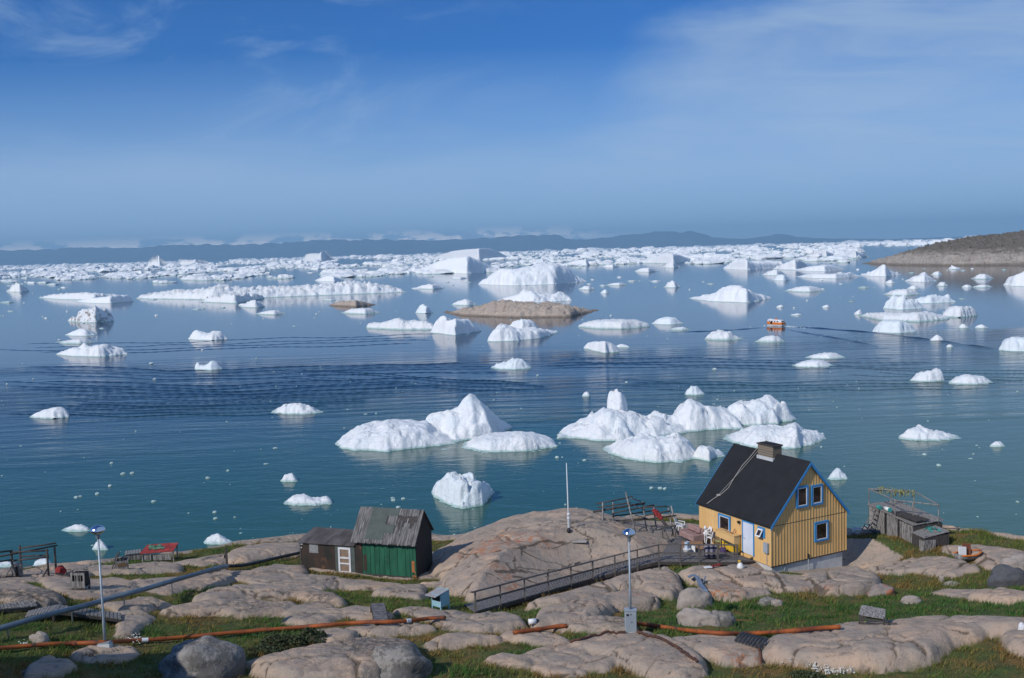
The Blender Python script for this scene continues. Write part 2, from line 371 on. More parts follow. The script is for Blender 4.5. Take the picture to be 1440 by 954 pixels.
# slabs of bedrock: outline in the survey of the shelf, height, edge width
SL=[
([(-30,800),(0,802),(35,803),(75,797),(130,793),(165,794),(125,806),(100,815),(140,818),(165,815),(190,822),(190,832),(160,838),(130,842),(113,842),(90,832),(70,826),(60,815),(0,819),(-30,818)],.35,1.2),
([(126,808),(180,795),(225,788),(252,793),(245,803),(200,806),(160,808)],.5,1.5),
([(-40,822),(0,820),(12,818),(41,823),(63,831),(77,839),(87,851),(61,855),(35,851),(0,841),(-40,842)],.75,1.4),
([(191,819),(222,814),(262,812),(300,800),(320,802),(300,815),(270,826),(235,836),(215,832),(200,826)],.3,1.0),
([(148,849),(170,846),(195,839),(215,842),(233,852),(210,857),(195,862),(172,861)],.4,.9),
([(172,862),(196,861),(204,866),(185,882),(176,892),(172,875)],.35,.7),
([(110,922),(140,908),(176,909),(181,919),(160,926),(125,927)],.3,.6),
([(47,937),(61,925),(90,930),(95,937),(67,949),(49,951)],.45,.6),
([(319,784),(332,774),(352,767),(372,762),(425,762),(425,778),(372,785),(344,791),(328,791)],.7,2.2),
([(250,793),(281,786),(319,779),(322,787),(287,795)],.3,1.2),
([(346,815),(368,800),(388,793),(421,796),(423,809),(472,815),(435,828),(372,823),(352,820)],.45,1.1),
([(274,828),(297,815),(315,802),(360,804),(344,813),(320,813),(295,822)],.35,.8),
([(230,827),(260,817),(281,813),(297,819),(281,825),(250,830),(238,831)],.3,.8),
([(439,828),(474,815),(490,815),(482,821),(458,833)],.3,.7),
([(279,847),(303,832),(338,824),(384,823),(421,824),(445,830),(468,838),(478,851),(454,847),(413,839),(372,842),(344,840),(297,849)],.75,1.0),
([(240,863),(281,849),(315,843),(352,843),(384,849),(403,849),(393,861),(344,865),(317,859),(285,861)],.55,.8),
([(405,859),(443,846),(460,852),(433,861),(411,863)],.35,.7),
([(414,873),(433,862),(468,857),(472,866),(454,876),(429,878)],.45,.7),
([(444,901),(454,887),(472,884),(492,890),(490,897),(466,902)],.4,.6),
([(354,935),(384,920),(411,921),(372,935),(360,938)],.3,.5),
([(369,940),(413,923),(454,910),(490,902),(535,896),(568,902),(577,920),(570,933),(545,945),(530,954),(500,962),(420,962),(390,956)],1.05,1.0),
([(482,822),(487,815),(521,816),(558,823),(537,828),(488,827)],.4,.8),
([(532,832),(562,823),(590,821),(597,829),(582,843),(558,840)],.5,.9),
([(596,820),(627,819),(629,824),(602,826)],.3,.6),
([(478,861),(501,853),(531,857),(541,867),(511,868),(484,868)],.4,.7),
([(560,859),(582,854),(610,858),(643,865),(614,869),(586,863)],.3,.7),
([(598,865),(639,860),(684,862),(708,870),(712,885),(673,888),(633,884),(623,871)],.4,.8),
([(490,883),(551,876),(574,880),(602,883),(562,890),(521,892)],.35,.6),
([(600,908),(629,894),(655,891),(696,898),(663,902),(623,906)],.3,.6),
([(668,850,55),(740,830,57),(800,811,58.5),(865,789,60),(927,773,61),(958,764,66),(960,738,73),(900,735,75),(800,735,77),(700,748,76),(640,768,72),(606,800,65.5),(622,818,61.5),(640,832,58)],1.75,7.5),
([(749,854),(794,834),(822,820),(849,811),(863,807),(859,834),(822,843),(786,851)],.6,1.0),
([(756,885),(765,866),(802,852),(832,842),(853,838),(857,852),(834,868),(794,880)],.85,.8),
([(863,813),(885,799),(914,795),(934,800),(945,815),(952,832),(945,842),(925,841),(903,827),(893,824),(873,830)],.85,.9),
([(857,841),(871,836),(893,831),(910,834),(922,842),(918,852),(883,856),(867,858)],.7,.6),
([(680,863),(700,861),(721,870),(726,881),(700,887),(684,881)],.45,.6),
([(793,885),(826,870),(853,868),(879,876),(884,890),(849,888),(822,886)],.55,.8),
([(714,894),(765,889),(794,904),(767,907),(741,899)],.25,.6),
([(744,924),(770,912),(800,905),(826,911),(822,920),(832,930),(875,927),(847,942),(814,942),(782,938)],.4,.8),
([(811,906),(832,896),(858,893),(897,893),(902,891),(935,897),(958,911),(978,931),(982,950),(960,958),(920,950),(886,937),(875,923),(865,916),(840,913)],.75,1.0),
([(698,926),(715,920),(729,923),(739,932),(734,937),(712,933)],.4,.6),
([(759,937),(779,936),(813,946),(782,946)],.25,.5),
([(958,806),(975,797),(993,796),(1008,800),(1037,823),(1026,820),(1008,817),(990,817),(971,815)],.7,.9),
([(1006,801),(1060,791),(1086,802),(1104,830),(1071,828),(1044,826),(1035,821)],.75,1.0),
([(986,823),(1019,817),(1040,828),(1043,840),(1030,842),(999,840)],.75,.6),
([(1042,828),(1073,827),(1081,834),(1044,841)],.45,.6),
([(949,902),(989,892),(1033,895),(1055,911),(1063,925),(1055,933),(1026,935),(989,922),(968,913)],.65,.9),
([(1074,919),(1084,908),(1120,899),(1160,890),(1202,880),(1238,877),(1280,872),(1320,867),(1354,865),(1392,865),(1440,871),(1480,876),(1480,886),(1440,881),(1372,882),(1360,894),(1325,902),(1313,914),(1303,925),(1277,931),(1240,938),(1194,942),(1153,938),(1110,930),(1080,925)],1.0,1.2),
([(1137,811),(1157,801),(1182,799),(1195,799),(1230,810),(1234,815),(1222,828),(1202,834),(1161,837),(1147,823)],.85,.8),
([(1088,803),(1100,805),(1137,812),(1147,829),(1117,833),(1104,831)],.5,.6),
([(1317,833),(1331,829),(1386,828),(1366,837),(1350,839)],.3,.7),
([(1365,839),(1390,828),(1409,827),(1440,838),(1480,846),(1440,846),(1403,843)],.5,.8),
([(1418,897),(1440,886),(1480,886),(1480,914),(1440,914),(1429,912)],.6,.6),
([(1222,802),(1240,789),(1264,781),(1281,786),(1325,786),(1366,796),(1368,802),(1346,806),(1333,812),(1301,807),(1260,803)],.5,1.0),
([(1335,765),(1382,765),(1440,778),(1500,790),(1500,804),(1440,792),(1423,801),(1394,799),(1380,786),(1370,782),(1348,772)],.45,1.4),
([(1425,802),(1440,793),(1480,795),(1480,812),(1440,809)],.6,.7),
([(1188,758),(1218,755),(1238,763),(1255,776),(1230,791),(1195,800)],.4,1.4),
([(1190,740),(1215,738),(1232,748),(1195,752)],.25,1.0),
([(870,742),(915,732),(960,735),(990,738),(990,747),(945,750),(900,748)],.5,1.8),
([(605,782),(640,772),(690,772),(655,792),(625,802),(600,802)],.3,1.4),
([(630,813),(649,802),(665,814),(656,826)],.8,.6),
([(440,800),(500,806),(560,812),(600,813),(640,800),(600,775),(470,778)],.2,.8),
([(1060,800),(1095,796),(1190,800),(1215,780),(1100,760),(1000,765),(960,780)],.25,1.0)]
SLW=[]
for poly,A,w in SL:
    if A<1.5: A*=.72
    ys=[p[1] for p in poly]; y0,y1=min(ys),max(ys); W3=[]
    if len(poly[0])==3:
        SLW.append((np.array([at_d(*p)[:2] for p in poly]),A,w)); continue
    for px,py in poly:
        k=(y1-py)/(y1-y0+1e-6); h=A*.75*k
        W3.append(march(px,py,lambda x,y:base(x,y)+h)[:2])
    SLW.append((np.array(W3),A,w))
def sdist(x,y,P):
    d=np.full(x.shape,1e9); ins=np.zeros(x.shape,bool); n=len(P)
    for i in range(n):
        a=P[i]; b=P[(i+1)%n]; e=b-a; L=e@e+1e-12
        t=np.clip(((x-a[0])*e[0]+(y-a[1])*e[1])/L,0,1)
        d=np.minimum(d,np.hypot(x-a[0]-t*e[0],y-a[1]-t*e[1]))
        c=((a[1]>y)!=(b[1]>y))&(x<(b[0]-a[0])*(y-a[1])/(b[1]-a[1]+1e-12)+a[0]); ins^=c
    return np.where(ins,d,-d)
# cracks: polylines, width, depth
CR=[([(680,760),(700,750),(731,742),(778,734)],.16),([(700,774),(731,768),(761,758),(794,751)],.2),([(700,798),(721,790),(737,785)],.3),([(722,774),(724,783),(747,779),(778,769),(802,762)],.12),
([(820,738),(834,765),(849,785)],.1),([(672,783),(700,774)],.15),([(655,815),(680,798),(700,786)],.15),([(612,812),(640,798),(652,780),(668,768)],.14),([(700,754),(722,768)],.08),
([(337,826),(346,836),(372,840),(392,839)],.14),([(345,815),(362,804)],.1),([(272,856),(330,846),(360,846)],.1),([(1246,881),(1254,898),(1260,925)],.1),([(1258,899),(1282,900),(1303,920)],.2),
([(1335,884),(1360,887)],.16),([(895,892),(935,898),(958,914),(975,933)],.07),([(866,915),(885,935)],.1),([(884,926),(902,912)],.08),([(930,800),(939,797)],.12),
([(897,808),(901,822)],.14),([(843,812),(859,832)],.2),([(887,800),(893,822)],.08),([(1088,802),(1104,830)],.22),([(1137,812),(1158,836)],.22),([(1147,822),(1186,806),(1230,812)],.12),([(1160,832),(1200,818),(1228,822)],.1),
([(800,863),(806,857),(820,850)],.07),([(836,842),(842,856)],.08),([(560,824),(575,831)],.06),([(440,820),(474,812)],.12),([(455,832),(472,813)],.1),([(1240,799),(1265,790),(1290,788)],.12),([(1270,795),(1285,806)],.08),([(1320,800),(1350,790)],.1),([(430,868),(446,860),(468,860)],.1),
([(20,829),(45,836),(60,846)],.16),([(0,834),(30,836)],.16),([(150,834),(180,826),(190,820)],.1),([(1008,801),(1026,812),(1044,825)],.18),([(1060,795),(1085,815),(1092,826)],.08),([(960,905),(985,896),(1010,896)],.08),([(760,890),(780,898)],.07),([(780,936),(815,940)],.1)]
LI=[(700,762,1.5),(715,755,1.2),(690,772,1.3),(756,757,.9),(720,812,.9),(705,795,.6),(893,834,.6),(1000,828,.9),(1020,832,.9),(1150,832,.7),(945,815,.6),(1046,924,.7),(1062,920,.4),(662,778,.8),(1030,820,.5),(820,782,.0001)]
DK=[(40,835,2.2),(20,845,1.6),(75,843,1.5),(455,838,1.3),(365,855,1.0),(550,905,1.6),(565,918,1.2),(500,908,.9),(1240,893,.1),(1030,873,.5),(405,832,.5),(870,872,.6)]
def px_to_base(px,py): return march(px,py,lambda x,y:base(x,y)+.4)[:2]
RP0=march(667,863,lambda x,y:base(x,y)+.05); RP1=march(653,853,lambda x,y:base(x,y)+.05); RP0=RP0+[0,0,.1]; RP1=RP1+[0,0,.1]
RM0=at_z(834,812.5,ZD-.5); RM1=at_z(834,802,ZD-.5); TA=at_z(925,789,ZD); TB2=at_z(1037,789.6,ZD); TD=at_z(943,757.5,ZD); RE1=at_z(927,777,ZD)
_ha=R_(27.85); HV=np.array([math.cos(_ha),math.sin(_ha),0]); HU=np.array([-HV[1],HV[0],0])
TB=HC-HV*.03+HU*1.38; TC=HC-HV*.03+HU*7.1
def _hq(x,y): return (HC+HV*x+HU*y)[:2]
DECKQ=[([_hq(.2,-1.0),_hq(6.5,-1.0),_hq(6.5,.5),_hq(.2,.5)],(HC[2]-.42,HC[2]-1.12)),([RP0[:2],RM0[:2],RM1[:2],RP1[:2]],(RP0[2]-.1,RM0[2]-.45)),([RM0[:2],TA[:2],RE1[:2],RM1[:2]],(RM0[2]-.45,ZD-.5)),([TA[:2],TB2[:2],TB[:2],TC[:2],TD[:2]],(ZD-.5,ZD-.4))]
GX0,GX1,GY0,GY1,GS=-50.,50.,22.,92.,.105
NX=int((GX1-GX0)/GS)+1; NY=int((GY1-GY0)/GS)+1
gx=np.linspace(GX0,GX1,NX); gy=np.linspace(GY0,GY1,NY); XX,YY=np.meshgrid(gx,gy)
def bil(A,x,y):
    x=np.asarray(x,float); y=np.asarray(y,float)
    fx=np.clip((x-GX0)/(gx[1]-gx[0]),0,NX-1.001); fy=np.clip((y-GY0)/(gy[1]-gy[0]),0,NY-1.001); i=fx.astype(int); j=fy.astype(int); a=fx-i; b=fy-j
    return (A[j,i]*(1-a)+A[j,i+1]*a)*(1-b)+(A[j+1,i]*(1-a)+A[j+1,i+1]*a)*b
def make_ground():
    Z=base(XX,YY)
    soil=Z-.06+.1*fbm(XX*.35,YY*.35,3,5)+.05*fbm(XX*1.3,YY*1.3,3,8)
    q=2.2*fbm(XX*.13+.35*YY*.1,YY*.3,3,43)+.5*fbm(XX*.6,YY*.6,2,44); fr=q-np.floor(q); led=(sstep(0,.07,fr)-fr); ledc=np.exp(-((fr-.02)/.035)**2)
    ca,sa=math.cos(.5),math.sin(.5); bx=(XX*ca+YY*sa)+.5*fbm(XX*.4,YY*.4,2,45); by=(-XX*sa+YY*ca)+.5*fbm(XX*.4,YY*.4,2,46)
    i1,a1,a2,o1,o2=vor(bx/4.2,by/2.3,1); blk=(i1-.5)*.2+(o1*(i1*13.7%1-.5)+o2*(i1*7.3%1-.5))*.3; blkc=np.exp(-((a2-a1)/.03)**2)*(i1*5.1%1>.25)
    i2,b1,b2,p1,p2=vor(bx/1.5,by/.8,2); msk=sstep(.05,.35,noise(XX*.16,YY*.16,47)); blk=blk+msk*((i2-.5)*.1+(p1*(i2*13.7%1-.5)+p2*(i2*7.3%1-.5))*.12); blkc=np.maximum(blkc,np.exp(-((b2-b1)/.06)**2)*.8*msk*(i2*5.1%1>.3))
    rock=np.full(Z.shape,-99.); dome=np.zeros(Z.shape)
    beyond=YY-crest(XX)
    wx=.5*fbm(XX*.3,YY*.3,4,21); wy=.4*fbm(XX*.3,YY*.3,4,31)
    for P,A,w in SLW:
        lo=P.min(0)-1; hi=P.max(0)+1
        i0,i1=np.searchsorted(gx,[lo[0],hi[0]]); j0,j1=np.searchsorted(gy,[lo[1],hi[1]])
        if i1-i0<2 or j1-j0<2: continue
        s=np.s_[j0:j1,i0:i1]; d=sdist(XX[s]+wx[s]*.6,YY[s]+wy[s]*.6,P)
        d=d+.29; d=d+.1; ww=w*(.85 if A>1.5 else .55); t=np.clip(d/ww,0,1); h=A*.85*np.sqrt(np.maximum(1-(1-t)**2.2,0))+.02+.05*A*np.clip(d/3,0,1)
        h=h+np.where(d<0,d*1.5,0)
        h=h+(.12*A*fbm(XX[s]*.4,YY[s]*.4,3,41)+.04*led[s]+.6*blk[s])*t
        if A==1.75: h=h*(1-.7*sstep(3.5,9.5,XX[s]))
        rock[s]=np.maximum(rock[s],Z[s]-.05+h)
    # beyond the crest everything is bare rock falling to the sea
    fall=Z+.15*fbm(XX*.3,YY*.3,3,51)-.08
    rock=np.maximum(rock,np.where(beyond>-.6,fall+np.clip(beyond+.6,0,.6)*.3,-99))
    rock=rock+.018*fbm(XX*1.1,YY*1.1,3,61)
    # unseen knoll added left of the frame to shade the near left corner
    kn=9.6*np.exp(-(((XX+25.5)/np.where(XX<-25.5,9.,3.9))**2+((YY-28)/3.0)**2)**1.5); rock=np.maximum(rock,np.where(kn>.15,Z+kn*(1+.15*fbm(XX*.6,YY*.6,3,71)),-99))
    crack=np.zeros(Z.shape); Zp=np.maximum(soil,rock); pre=lambda x,y:bil(Zp,x,y)
    jx=.13*fbm(XX*1.7,YY*1.7,2,81); jy=.13*fbm(XX*1.7,YY*1.7,2,91)
    for pl,w in CR:
        P=np.array([march(a,b,pre)[:2] for a,b in pl])
        lo=P.min(0)-1; hi=P.max(0)+1; i0,i1=np.searchsorted(gx,[lo[0],hi[0]]); j0,j1=np.searchsorted(gy,[lo[1],hi[1]]); s=np.s_[j0:j1,i0:i1]
        for a,b in zip(P[:-1],P[1:]):
            e=b-a; t=np.clip(((XX[s]+jx[s]-a[0])*e[0]+(YY[s]+jy[s]-a[1])*e[1])/(e@e),0,1)
            d=np.hypot(XX[s]+jx[s]-a[0]-t*e[0],YY[s]+jy[s]-a[1]-t*e[1]); crack[s]=np.maximum(crack[s],np.exp(-(d/(w*.6))**2)*min(1,w*4+.4))
    # a natural net of fine joints
    jn=np.abs(noise(XX*.22+.4*wx,YY*.3+.4*wy,77)); fine=np.exp(-(jn/.012)**2)*.55*(noise(XX*.2,YY*.2,78)>0)
    crack=np.maximum(crack,fine); crack=np.maximum(crack,blkc*.95); crack=np.maximum(crack,ledc*.6*(noise(XX*.3,YY*.3,79)>-.15))
    isr=sstep(-.05,.05,rock-soil); rock=rock-crack*.16
    Zf=np.maximum(soil,rock)
    # the ground lies clear below the ramp and the terrace
    for quad,z4 in DECKQ:
        P=np.array(quad); d=sdist(XX,YY,P)
        e=P[1]-P[0]; t=np.clip(((XX-P[0][0])*e[0]+(YY-P[0][1])*e[1])/(e@e),0,1); lim=z4[0]+(z4[1]-z4[0])*t
        e_=np.maximum(-d,0); Zf=np.where(d>-7,np.minimum(Zf,lim+e_*.3+.06*e_*e_),Zf)
    lich=np.zeros(Z.shape); dk=np.zeros(Z.shape)
    for arr,L in ((lich,LI),(dk,DK)):
        for a,b,r in L:
            c=march(a,b,pre)[:2]; arr+=np.exp(-((XX-c[0])**2+(YY-c[1])**2)/(r*r))
    return Zf,isr,crack,np.clip(lich,0,1),np.clip(dk,0,1),soil
GZ,GR,GC,GL,GD,GSOIL=make_ground()
def gz(x,y): return bil(GZ,x,y)
def G(px,py): 
    p=march(px,py,gz); return np.array([p[0],p[1],float(gz(p[0],p[1]))])
def up(px,yb,yt):
    """ground point under pixel yb and the height that reaches up to pixel yt"""
    p=G(px,yb); D=np.linalg.norm(p-CAM); c=math.sqrt(1-((CAMH-p[2])/D)**2)
    return p,(yb-yt)*D/F/c
def m_ground():
    t=NT('bedrock_and_turf'); v=t.coord()
    n1=t.noise(v,.35,5,.55,.6); n2=t.noise(v,1.8,6,.62,.4); n3=t.noise(v,9,6,.7); n4=t.noise(t.coord((.25,1.0,1.6)),1.6,6,.6,1.5)
    c=t.ramp(n1,[(.3,(.46,.335,.25)),(.5,(.36,.295,.24)),(.7,(.53,.375,.265))])
    c=t.mix(t.mrange(n2,.48,.78,0,.7),c,(.22,.195,.17))
    c=t.mix(t.mrange(n4,.56,.7,0,.55),c,(.37,.3,.245))
    c=t.mix(t.mrange(n3,.57,.74,0,.6),c,(.14,.13,.118))
    c=t.mix(t.mrange(t.noise(v,22,4,.7),.6,.75,0,.6),c,(.4,.36,.31))
    n5=t.noise(t.coord((.7,1.1,1.8)),.8,9,.72,.7); c=t.mix(t.mrange(n5,.52,.64,0,.5),c,(.18,.16,.142)); vn=t.noise(t.coord((.12,.9,.9)),1.1,5,.6,1.2); c=t.mix(t.mrange(t.math('ABSOLUTE',t.math('SUBTRACT',vn,.5)),.008,.0,0,.45),c,(.12,.105,.09))
    dk=t.attr('dark').outputs['Fac']; dkm=t.math('MULTIPLY',dk,t.mrange(t.noise(v,4,6,.7),.35,.6)); c=t.mix(t.math('MULTIPLY',dkm,.85),c,(.075,.073,.068))
    li=t.attr('lichen').outputs['Fac']; lm=t.math('MULTIPLY',li,t.mrange(t.noise(v,2.6,6,.65,.5),.47,.6)); c=t.mix(t.math('MULTIPLY',lm,.8),c,(.4,.145,.06))
    cr=t.attr('crack').outputs['Fac']; c=t.mix(t.mrange(cr,.25,.8,0,.82),c,(.085,.065,.045))
    g=t.ramp(t.noise(v,.5,5,.6),[(.38,(.06,.1,.026)),(.52,(.11,.11,.035)),(.66,(.2,.125,.045))])
    g=t.mix(t.mrange(n3,.4,.7,0,.6),g,(.035,.03,.014))
    rk=t.attr('rock').outputs['Fac']
    t.col(t.mix(rk,g,c)); t.set(Roughness=.9); t.b.inputs['Specular IOR Level'].default_value=.2
    h=t.math('ADD',t.math('MULTIPLY',n2,.6),t.math('MULTIPLY',n3,.25)); t.link(t.bump(h,.9,.2),t.b.inputs['Normal'])
    return t.m
def grid_faces(nx,ny):
    i=np.arange(nx-1)[None]+np.arange(ny-1)[:,None]*nx; i=i.ravel(); return np.stack([i,i+1,i+nx+1,i+nx],1)
MT['ground']=m_ground()
gmask=(GZ>-3)
Fg=grid_faces(NX,NY); keep=gmask.ravel()[Fg].any(1); Fg=Fg[keep]; used=np.unique(Fg); rem=np.full(NX*NY,-1); rem[used]=np.arange(len(used)); Fg=rem[Fg]
ground=mesh_np('ground',np.stack([XX.ravel(),YY.ravel(),GZ.ravel()],1)[used],Fg,MT['ground']); tag(ground,kind='structure')
for nm,A in (('rock',GR),('crack',GC),('lichen',GL),('dark',GD)):
    a=ground.data.attributes.new(nm,'FLOAT','POINT'); a.data.foreach_set('value',A.ravel()[used].astype(np.float32))
# ---- turf blades: one stuff object
GREEN=[(1100,850,4,1),(1250,850,6,1),(1400,850,5,1),(660,940,4,1),(620,930,3,1),(540,843,4,1),(350,885,4,.8),(300,880,4,.6),(330,825,2.5,.8),(1000,865,3,1),(900,845,2,.8),(740,910,2,.5),(700,880,1.2,.6),(1380,925,3,.8),(1290,940,3,.4),(950,945,2.5,.8),(200,812,2.5,.3),(0,880,3,.5),(60,890,4,.3),(820,892,1.5,.5),
 (250,850,2.5,-1),(560,895,5,-1),(640,897,3,-.9),(330,935,3,-.6),(860,918,1.5,-1),(800,945,3,-.7),(1340,900,2.5,-.7),(140,890,2.5,-.5),(1290,770,3,-1),(1240,790,2,-1),(420,900,2,-.8),(1440,945,3,-.9),(450,865,1.2,-1),(760,850,1.5,-.2),(900,745,2,-.6),(280,870,2,-.6),(1030,940,3,-.3)]
def dryness(x,y):
    d=.65+.7*fbm(x*.22,y*.22,3,101)+.25*fbm(x*1.1,y*1.1,2,111)
    for a,b,r,s in GREENW: d=d+.0-.62*s*np.exp(-((x-a)**2+(y-b)**2)/(r*r))
    return np.clip(d,0,1)
GREENW=[(*px_to_base(a,b),r,s) for a,b,r,s in GREEN]
def make_grass(N=620000):
    rs=np.random.RandomState(5); x=rs.uniform(-44,44,N); y=rs.uniform(29,80,N)
    ok=(np.abs(x)<.56*y+2)&(bil(GR,x,y)<.15+.75*rs.rand(N)**2.5)&(y<crest(x)+.3); x=x[ok]; y=y[ok]
    cl=fbm(x*.9,y*.9,3,121); ok=rs.rand(len(x))<np.clip(.62+.7*cl,.12,1); x=x[ok]; y=y[ok]
    n=len(x); z=gz(x,y)-.02; cl0=fbm(x*1.4,y*1.4,2,151); dr=dryness(x,y)+rs.normal(0,.12,n)+.22*cl0+.35*bil(GR,x+.25,y+.1); cl=fbm(x*.9,y*.9,3,121); c2=fbm(x*.28,y*.28,2,131)
    edge=bil(GR,x,y)
    h=(.08+.17*np.clip(cl+.25,0,1)+.14*np.clip(c2+.1,0,1))*rs.uniform(.6,1.35,n)*(1-.55*edge); w=rs.uniform(.012,.026,n)*(.7+y/90)
    a=rs.uniform(0,2*np.pi,n); le=rs.uniform(.2,.8,n)*h; la=rs.uniform(0,2*np.pi,n)+.0
    dx=np.cos(a)*w; dy=np.sin(a)*w; lx=np.cos(la)*le+.05; ly=np.sin(la)*le
    V=np.empty((n,3,3)); V[:,0]=np.stack([x-dx,y-dy,z],1); V[:,1]=np.stack([x+dx,y+dy,z],1); V[:,2]=np.stack([x+lx,y+ly,z+h],1)
    g0=np.array([.06,.15,.032]); g1=np.array([.16,.2,.045]); b0=np.array([.28,.17,.055]); b1=np.array([.38,.26,.11])
    d=np.clip(dr,0,1)[:,None]; c=np.where(d<.5,g0+(g1-g0)*d*2,g1+(b0-g1)*(d*2-1)); r=rs.rand(n)[:,None]; c=np.where(r>.93,c*.4+b1*.6,c)*rs.uniform(.7,1.25,(n,1))
    o=mesh_np('grass',V.reshape(-1,3),np.arange(n*3).reshape(-1,3),MT['grass'],smooth=False)
    at=o.data.attributes.new('blade','FLOAT_COLOR','POINT'); cc=np.ones((n,3,4),np.float32); cc[:,:,:3]=c[:,None,:]; at.data.foreach_set('color',cc.ravel())
    return tag(o,'green and rust brown tufted grass in the hollows between rocks','grass',kind='stuff')
def m_grass():
    t=NT('grass_blades'); c=t.attr('blade').outputs['Color']; t.col(c); t.set(Roughness=.75); t.b.inputs['Specular IOR Level'].default_value=.2
    tr=t.node('ShaderNodeBsdfTranslucent'); t.link(c,tr.inputs['Color']); mx=t.node('ShaderNodeMixShader'); mx.inputs[0].default_value=.3
    t.link(t.b.outputs[0],mx.inputs[1]); t.link(tr.outputs[0],mx.inputs[2]); t.link(mx.outputs[0],t.n['Material Output'].inputs['Surface']); return t.m
MT['grass']=m_grass()
make_grass()
# ---- sea and far land
def m_sea():
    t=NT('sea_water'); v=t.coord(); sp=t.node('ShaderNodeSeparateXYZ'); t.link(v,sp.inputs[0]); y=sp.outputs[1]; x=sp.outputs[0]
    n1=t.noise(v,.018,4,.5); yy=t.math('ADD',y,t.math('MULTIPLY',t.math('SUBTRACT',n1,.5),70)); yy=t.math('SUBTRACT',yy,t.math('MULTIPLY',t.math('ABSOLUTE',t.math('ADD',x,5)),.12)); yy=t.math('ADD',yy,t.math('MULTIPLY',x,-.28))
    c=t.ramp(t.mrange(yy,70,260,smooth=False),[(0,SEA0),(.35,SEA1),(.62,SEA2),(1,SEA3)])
    t.col(c); t.set(Roughness=.09,IOR=1.333); t.b.inputs['Specular IOR Level'].default_value=.5
    # ripples: fine wind ripple near, swell bands in the middle distance, calm far out
    fine=t.noise(t.coord((1,1.6,1)),1.1,4,.6); mid=t.noise(t.coord((.22,.5,1)),1.0,4,.55,.4)
    wob=t.noise(t.coord((.012,.03,1)),1,3)
    def wave(rot,sc,dist):
        m=t.node('ShaderNodeMapping'); m.inputs['Rotation'].default_value=(0,0,R_(rot)); t.link(v,m.inputs['Vector'])
        w=t.node('ShaderNodeTexWave',bands_direction='Y',wave_profile='SIN'); w.inputs['Scale'].default_value=sc; w.inputs['Distortion'].default_value=dist; w.inputs['Detail'].default_value=2; w.inputs['Detail Scale'].default_value=.35
        t.link(m.outputs[0],w.inputs['Vector']); return w.outputs['Fac']
    w=t.math('ADD',wave(8,.045,9),wave(-7,.062,9)); pat=t.noise(t.coord((.006,.02,1)),1,3,.5)
    ym=t.math('ADD',y,t.math('MULTIPLY',t.math('SUBTRACT',wob,.5),60)); ym=t.math('ADD',ym,t.math('MULTIPLY',x,-.1))
    band=t.math('MULTIPLY',t.mrange(ym,125,165),t.mrange(ym,290,240)); band=t.math('MULTIPLY',band,t.mrange(pat,.36,.62,.15,1))
    far=t.mrange(ym,290,215,.12,1.0)
    far2=t.mrange(y,210,520,1,.18)
    h=t.math('ADD',t.math('MULTIPLY',fine,.022),t.math('MULTIPLY',mid,.06)); h=t.math('MULTIPLY',h,t.math('MULTIPLY',far,far2))
    st=t.noise(t.coord((.035,.32,1)),1,5,.6,.8); h=t.math('ADD',h,t.math('MULTIPLY',t.math('MULTIPLY',w,band),.045)); h=t.math('ADD',h,t.math('MULTIPLY',t.math('MULTIPLY',st,band),.4))
    b=t.bump(h,1.0,1.0); t.link(b,t.b.inputs['Normal']); return t.m
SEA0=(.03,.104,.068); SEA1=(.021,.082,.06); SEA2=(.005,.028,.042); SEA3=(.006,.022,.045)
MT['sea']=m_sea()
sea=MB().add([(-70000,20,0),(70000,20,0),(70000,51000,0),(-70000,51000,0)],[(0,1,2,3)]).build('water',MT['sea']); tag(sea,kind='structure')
def m_hill(name,c1,c2,sc):
    t=NT(name); v=t.coord(); t.col(t.ramp(t.noise(v,sc,8,.65),[(.35,c1),(.65,c2)])); t.set(Roughness=.95); t.link(t.bump(t.noise(v,sc*3,6),.5,.3/sc),t.b.inputs['Normal']); return t.m
def far_hills():
    top=[(-200,352),(0,354),(60,352),(120,349),(200,350),(250,345),(330,345),(400,343),(470,338),(520,338),(600,339),(690,336),(740,332),(790,331),(800,337),(830,338),(880,332),(930,327),(985,327),(1002,335),(1050,337),(1080,333),(1097,329),(1115,333),(1140,336),(1250,337),(1440,331),(1700,325)]
    D=45000.; xs=np.linspace(-200,1700,260); ty=np.interp(xs,[p[0] for p in top],[p[1] for p in top])
    rows=[]; V=[]
    for k,(f,dd) in enumerate([(0,-1500),(.35,-900),(.75,-350),(1,0),(.8,600),(0,1500)]):
        for x,yv in zip(xs,ty):
            d=ray(x,477); a=d[:2]/np.hypot(d[0],d[1]); h0=353.6+(720-x)*.0285; hpx=max(h0-yv,.3)+.6
            h=CAMH+hpx*D/F; h*=1+.12*float(noise(x*.08,k*2.1,141))*(f>0)
            r=(D+dd*1.6)/ (d[1]/np.hypot(d[0],d[1])); V.append((a[0]*r,a[1]*r,h*f if f else -2))
    o=mesh_np('hills',V,grid_faces(len(xs),6),m_hill('distant_hill_rock',(.08,.09,.11),(.13,.14,.155),.0012)); tag(o,kind='structure')
far_hills()
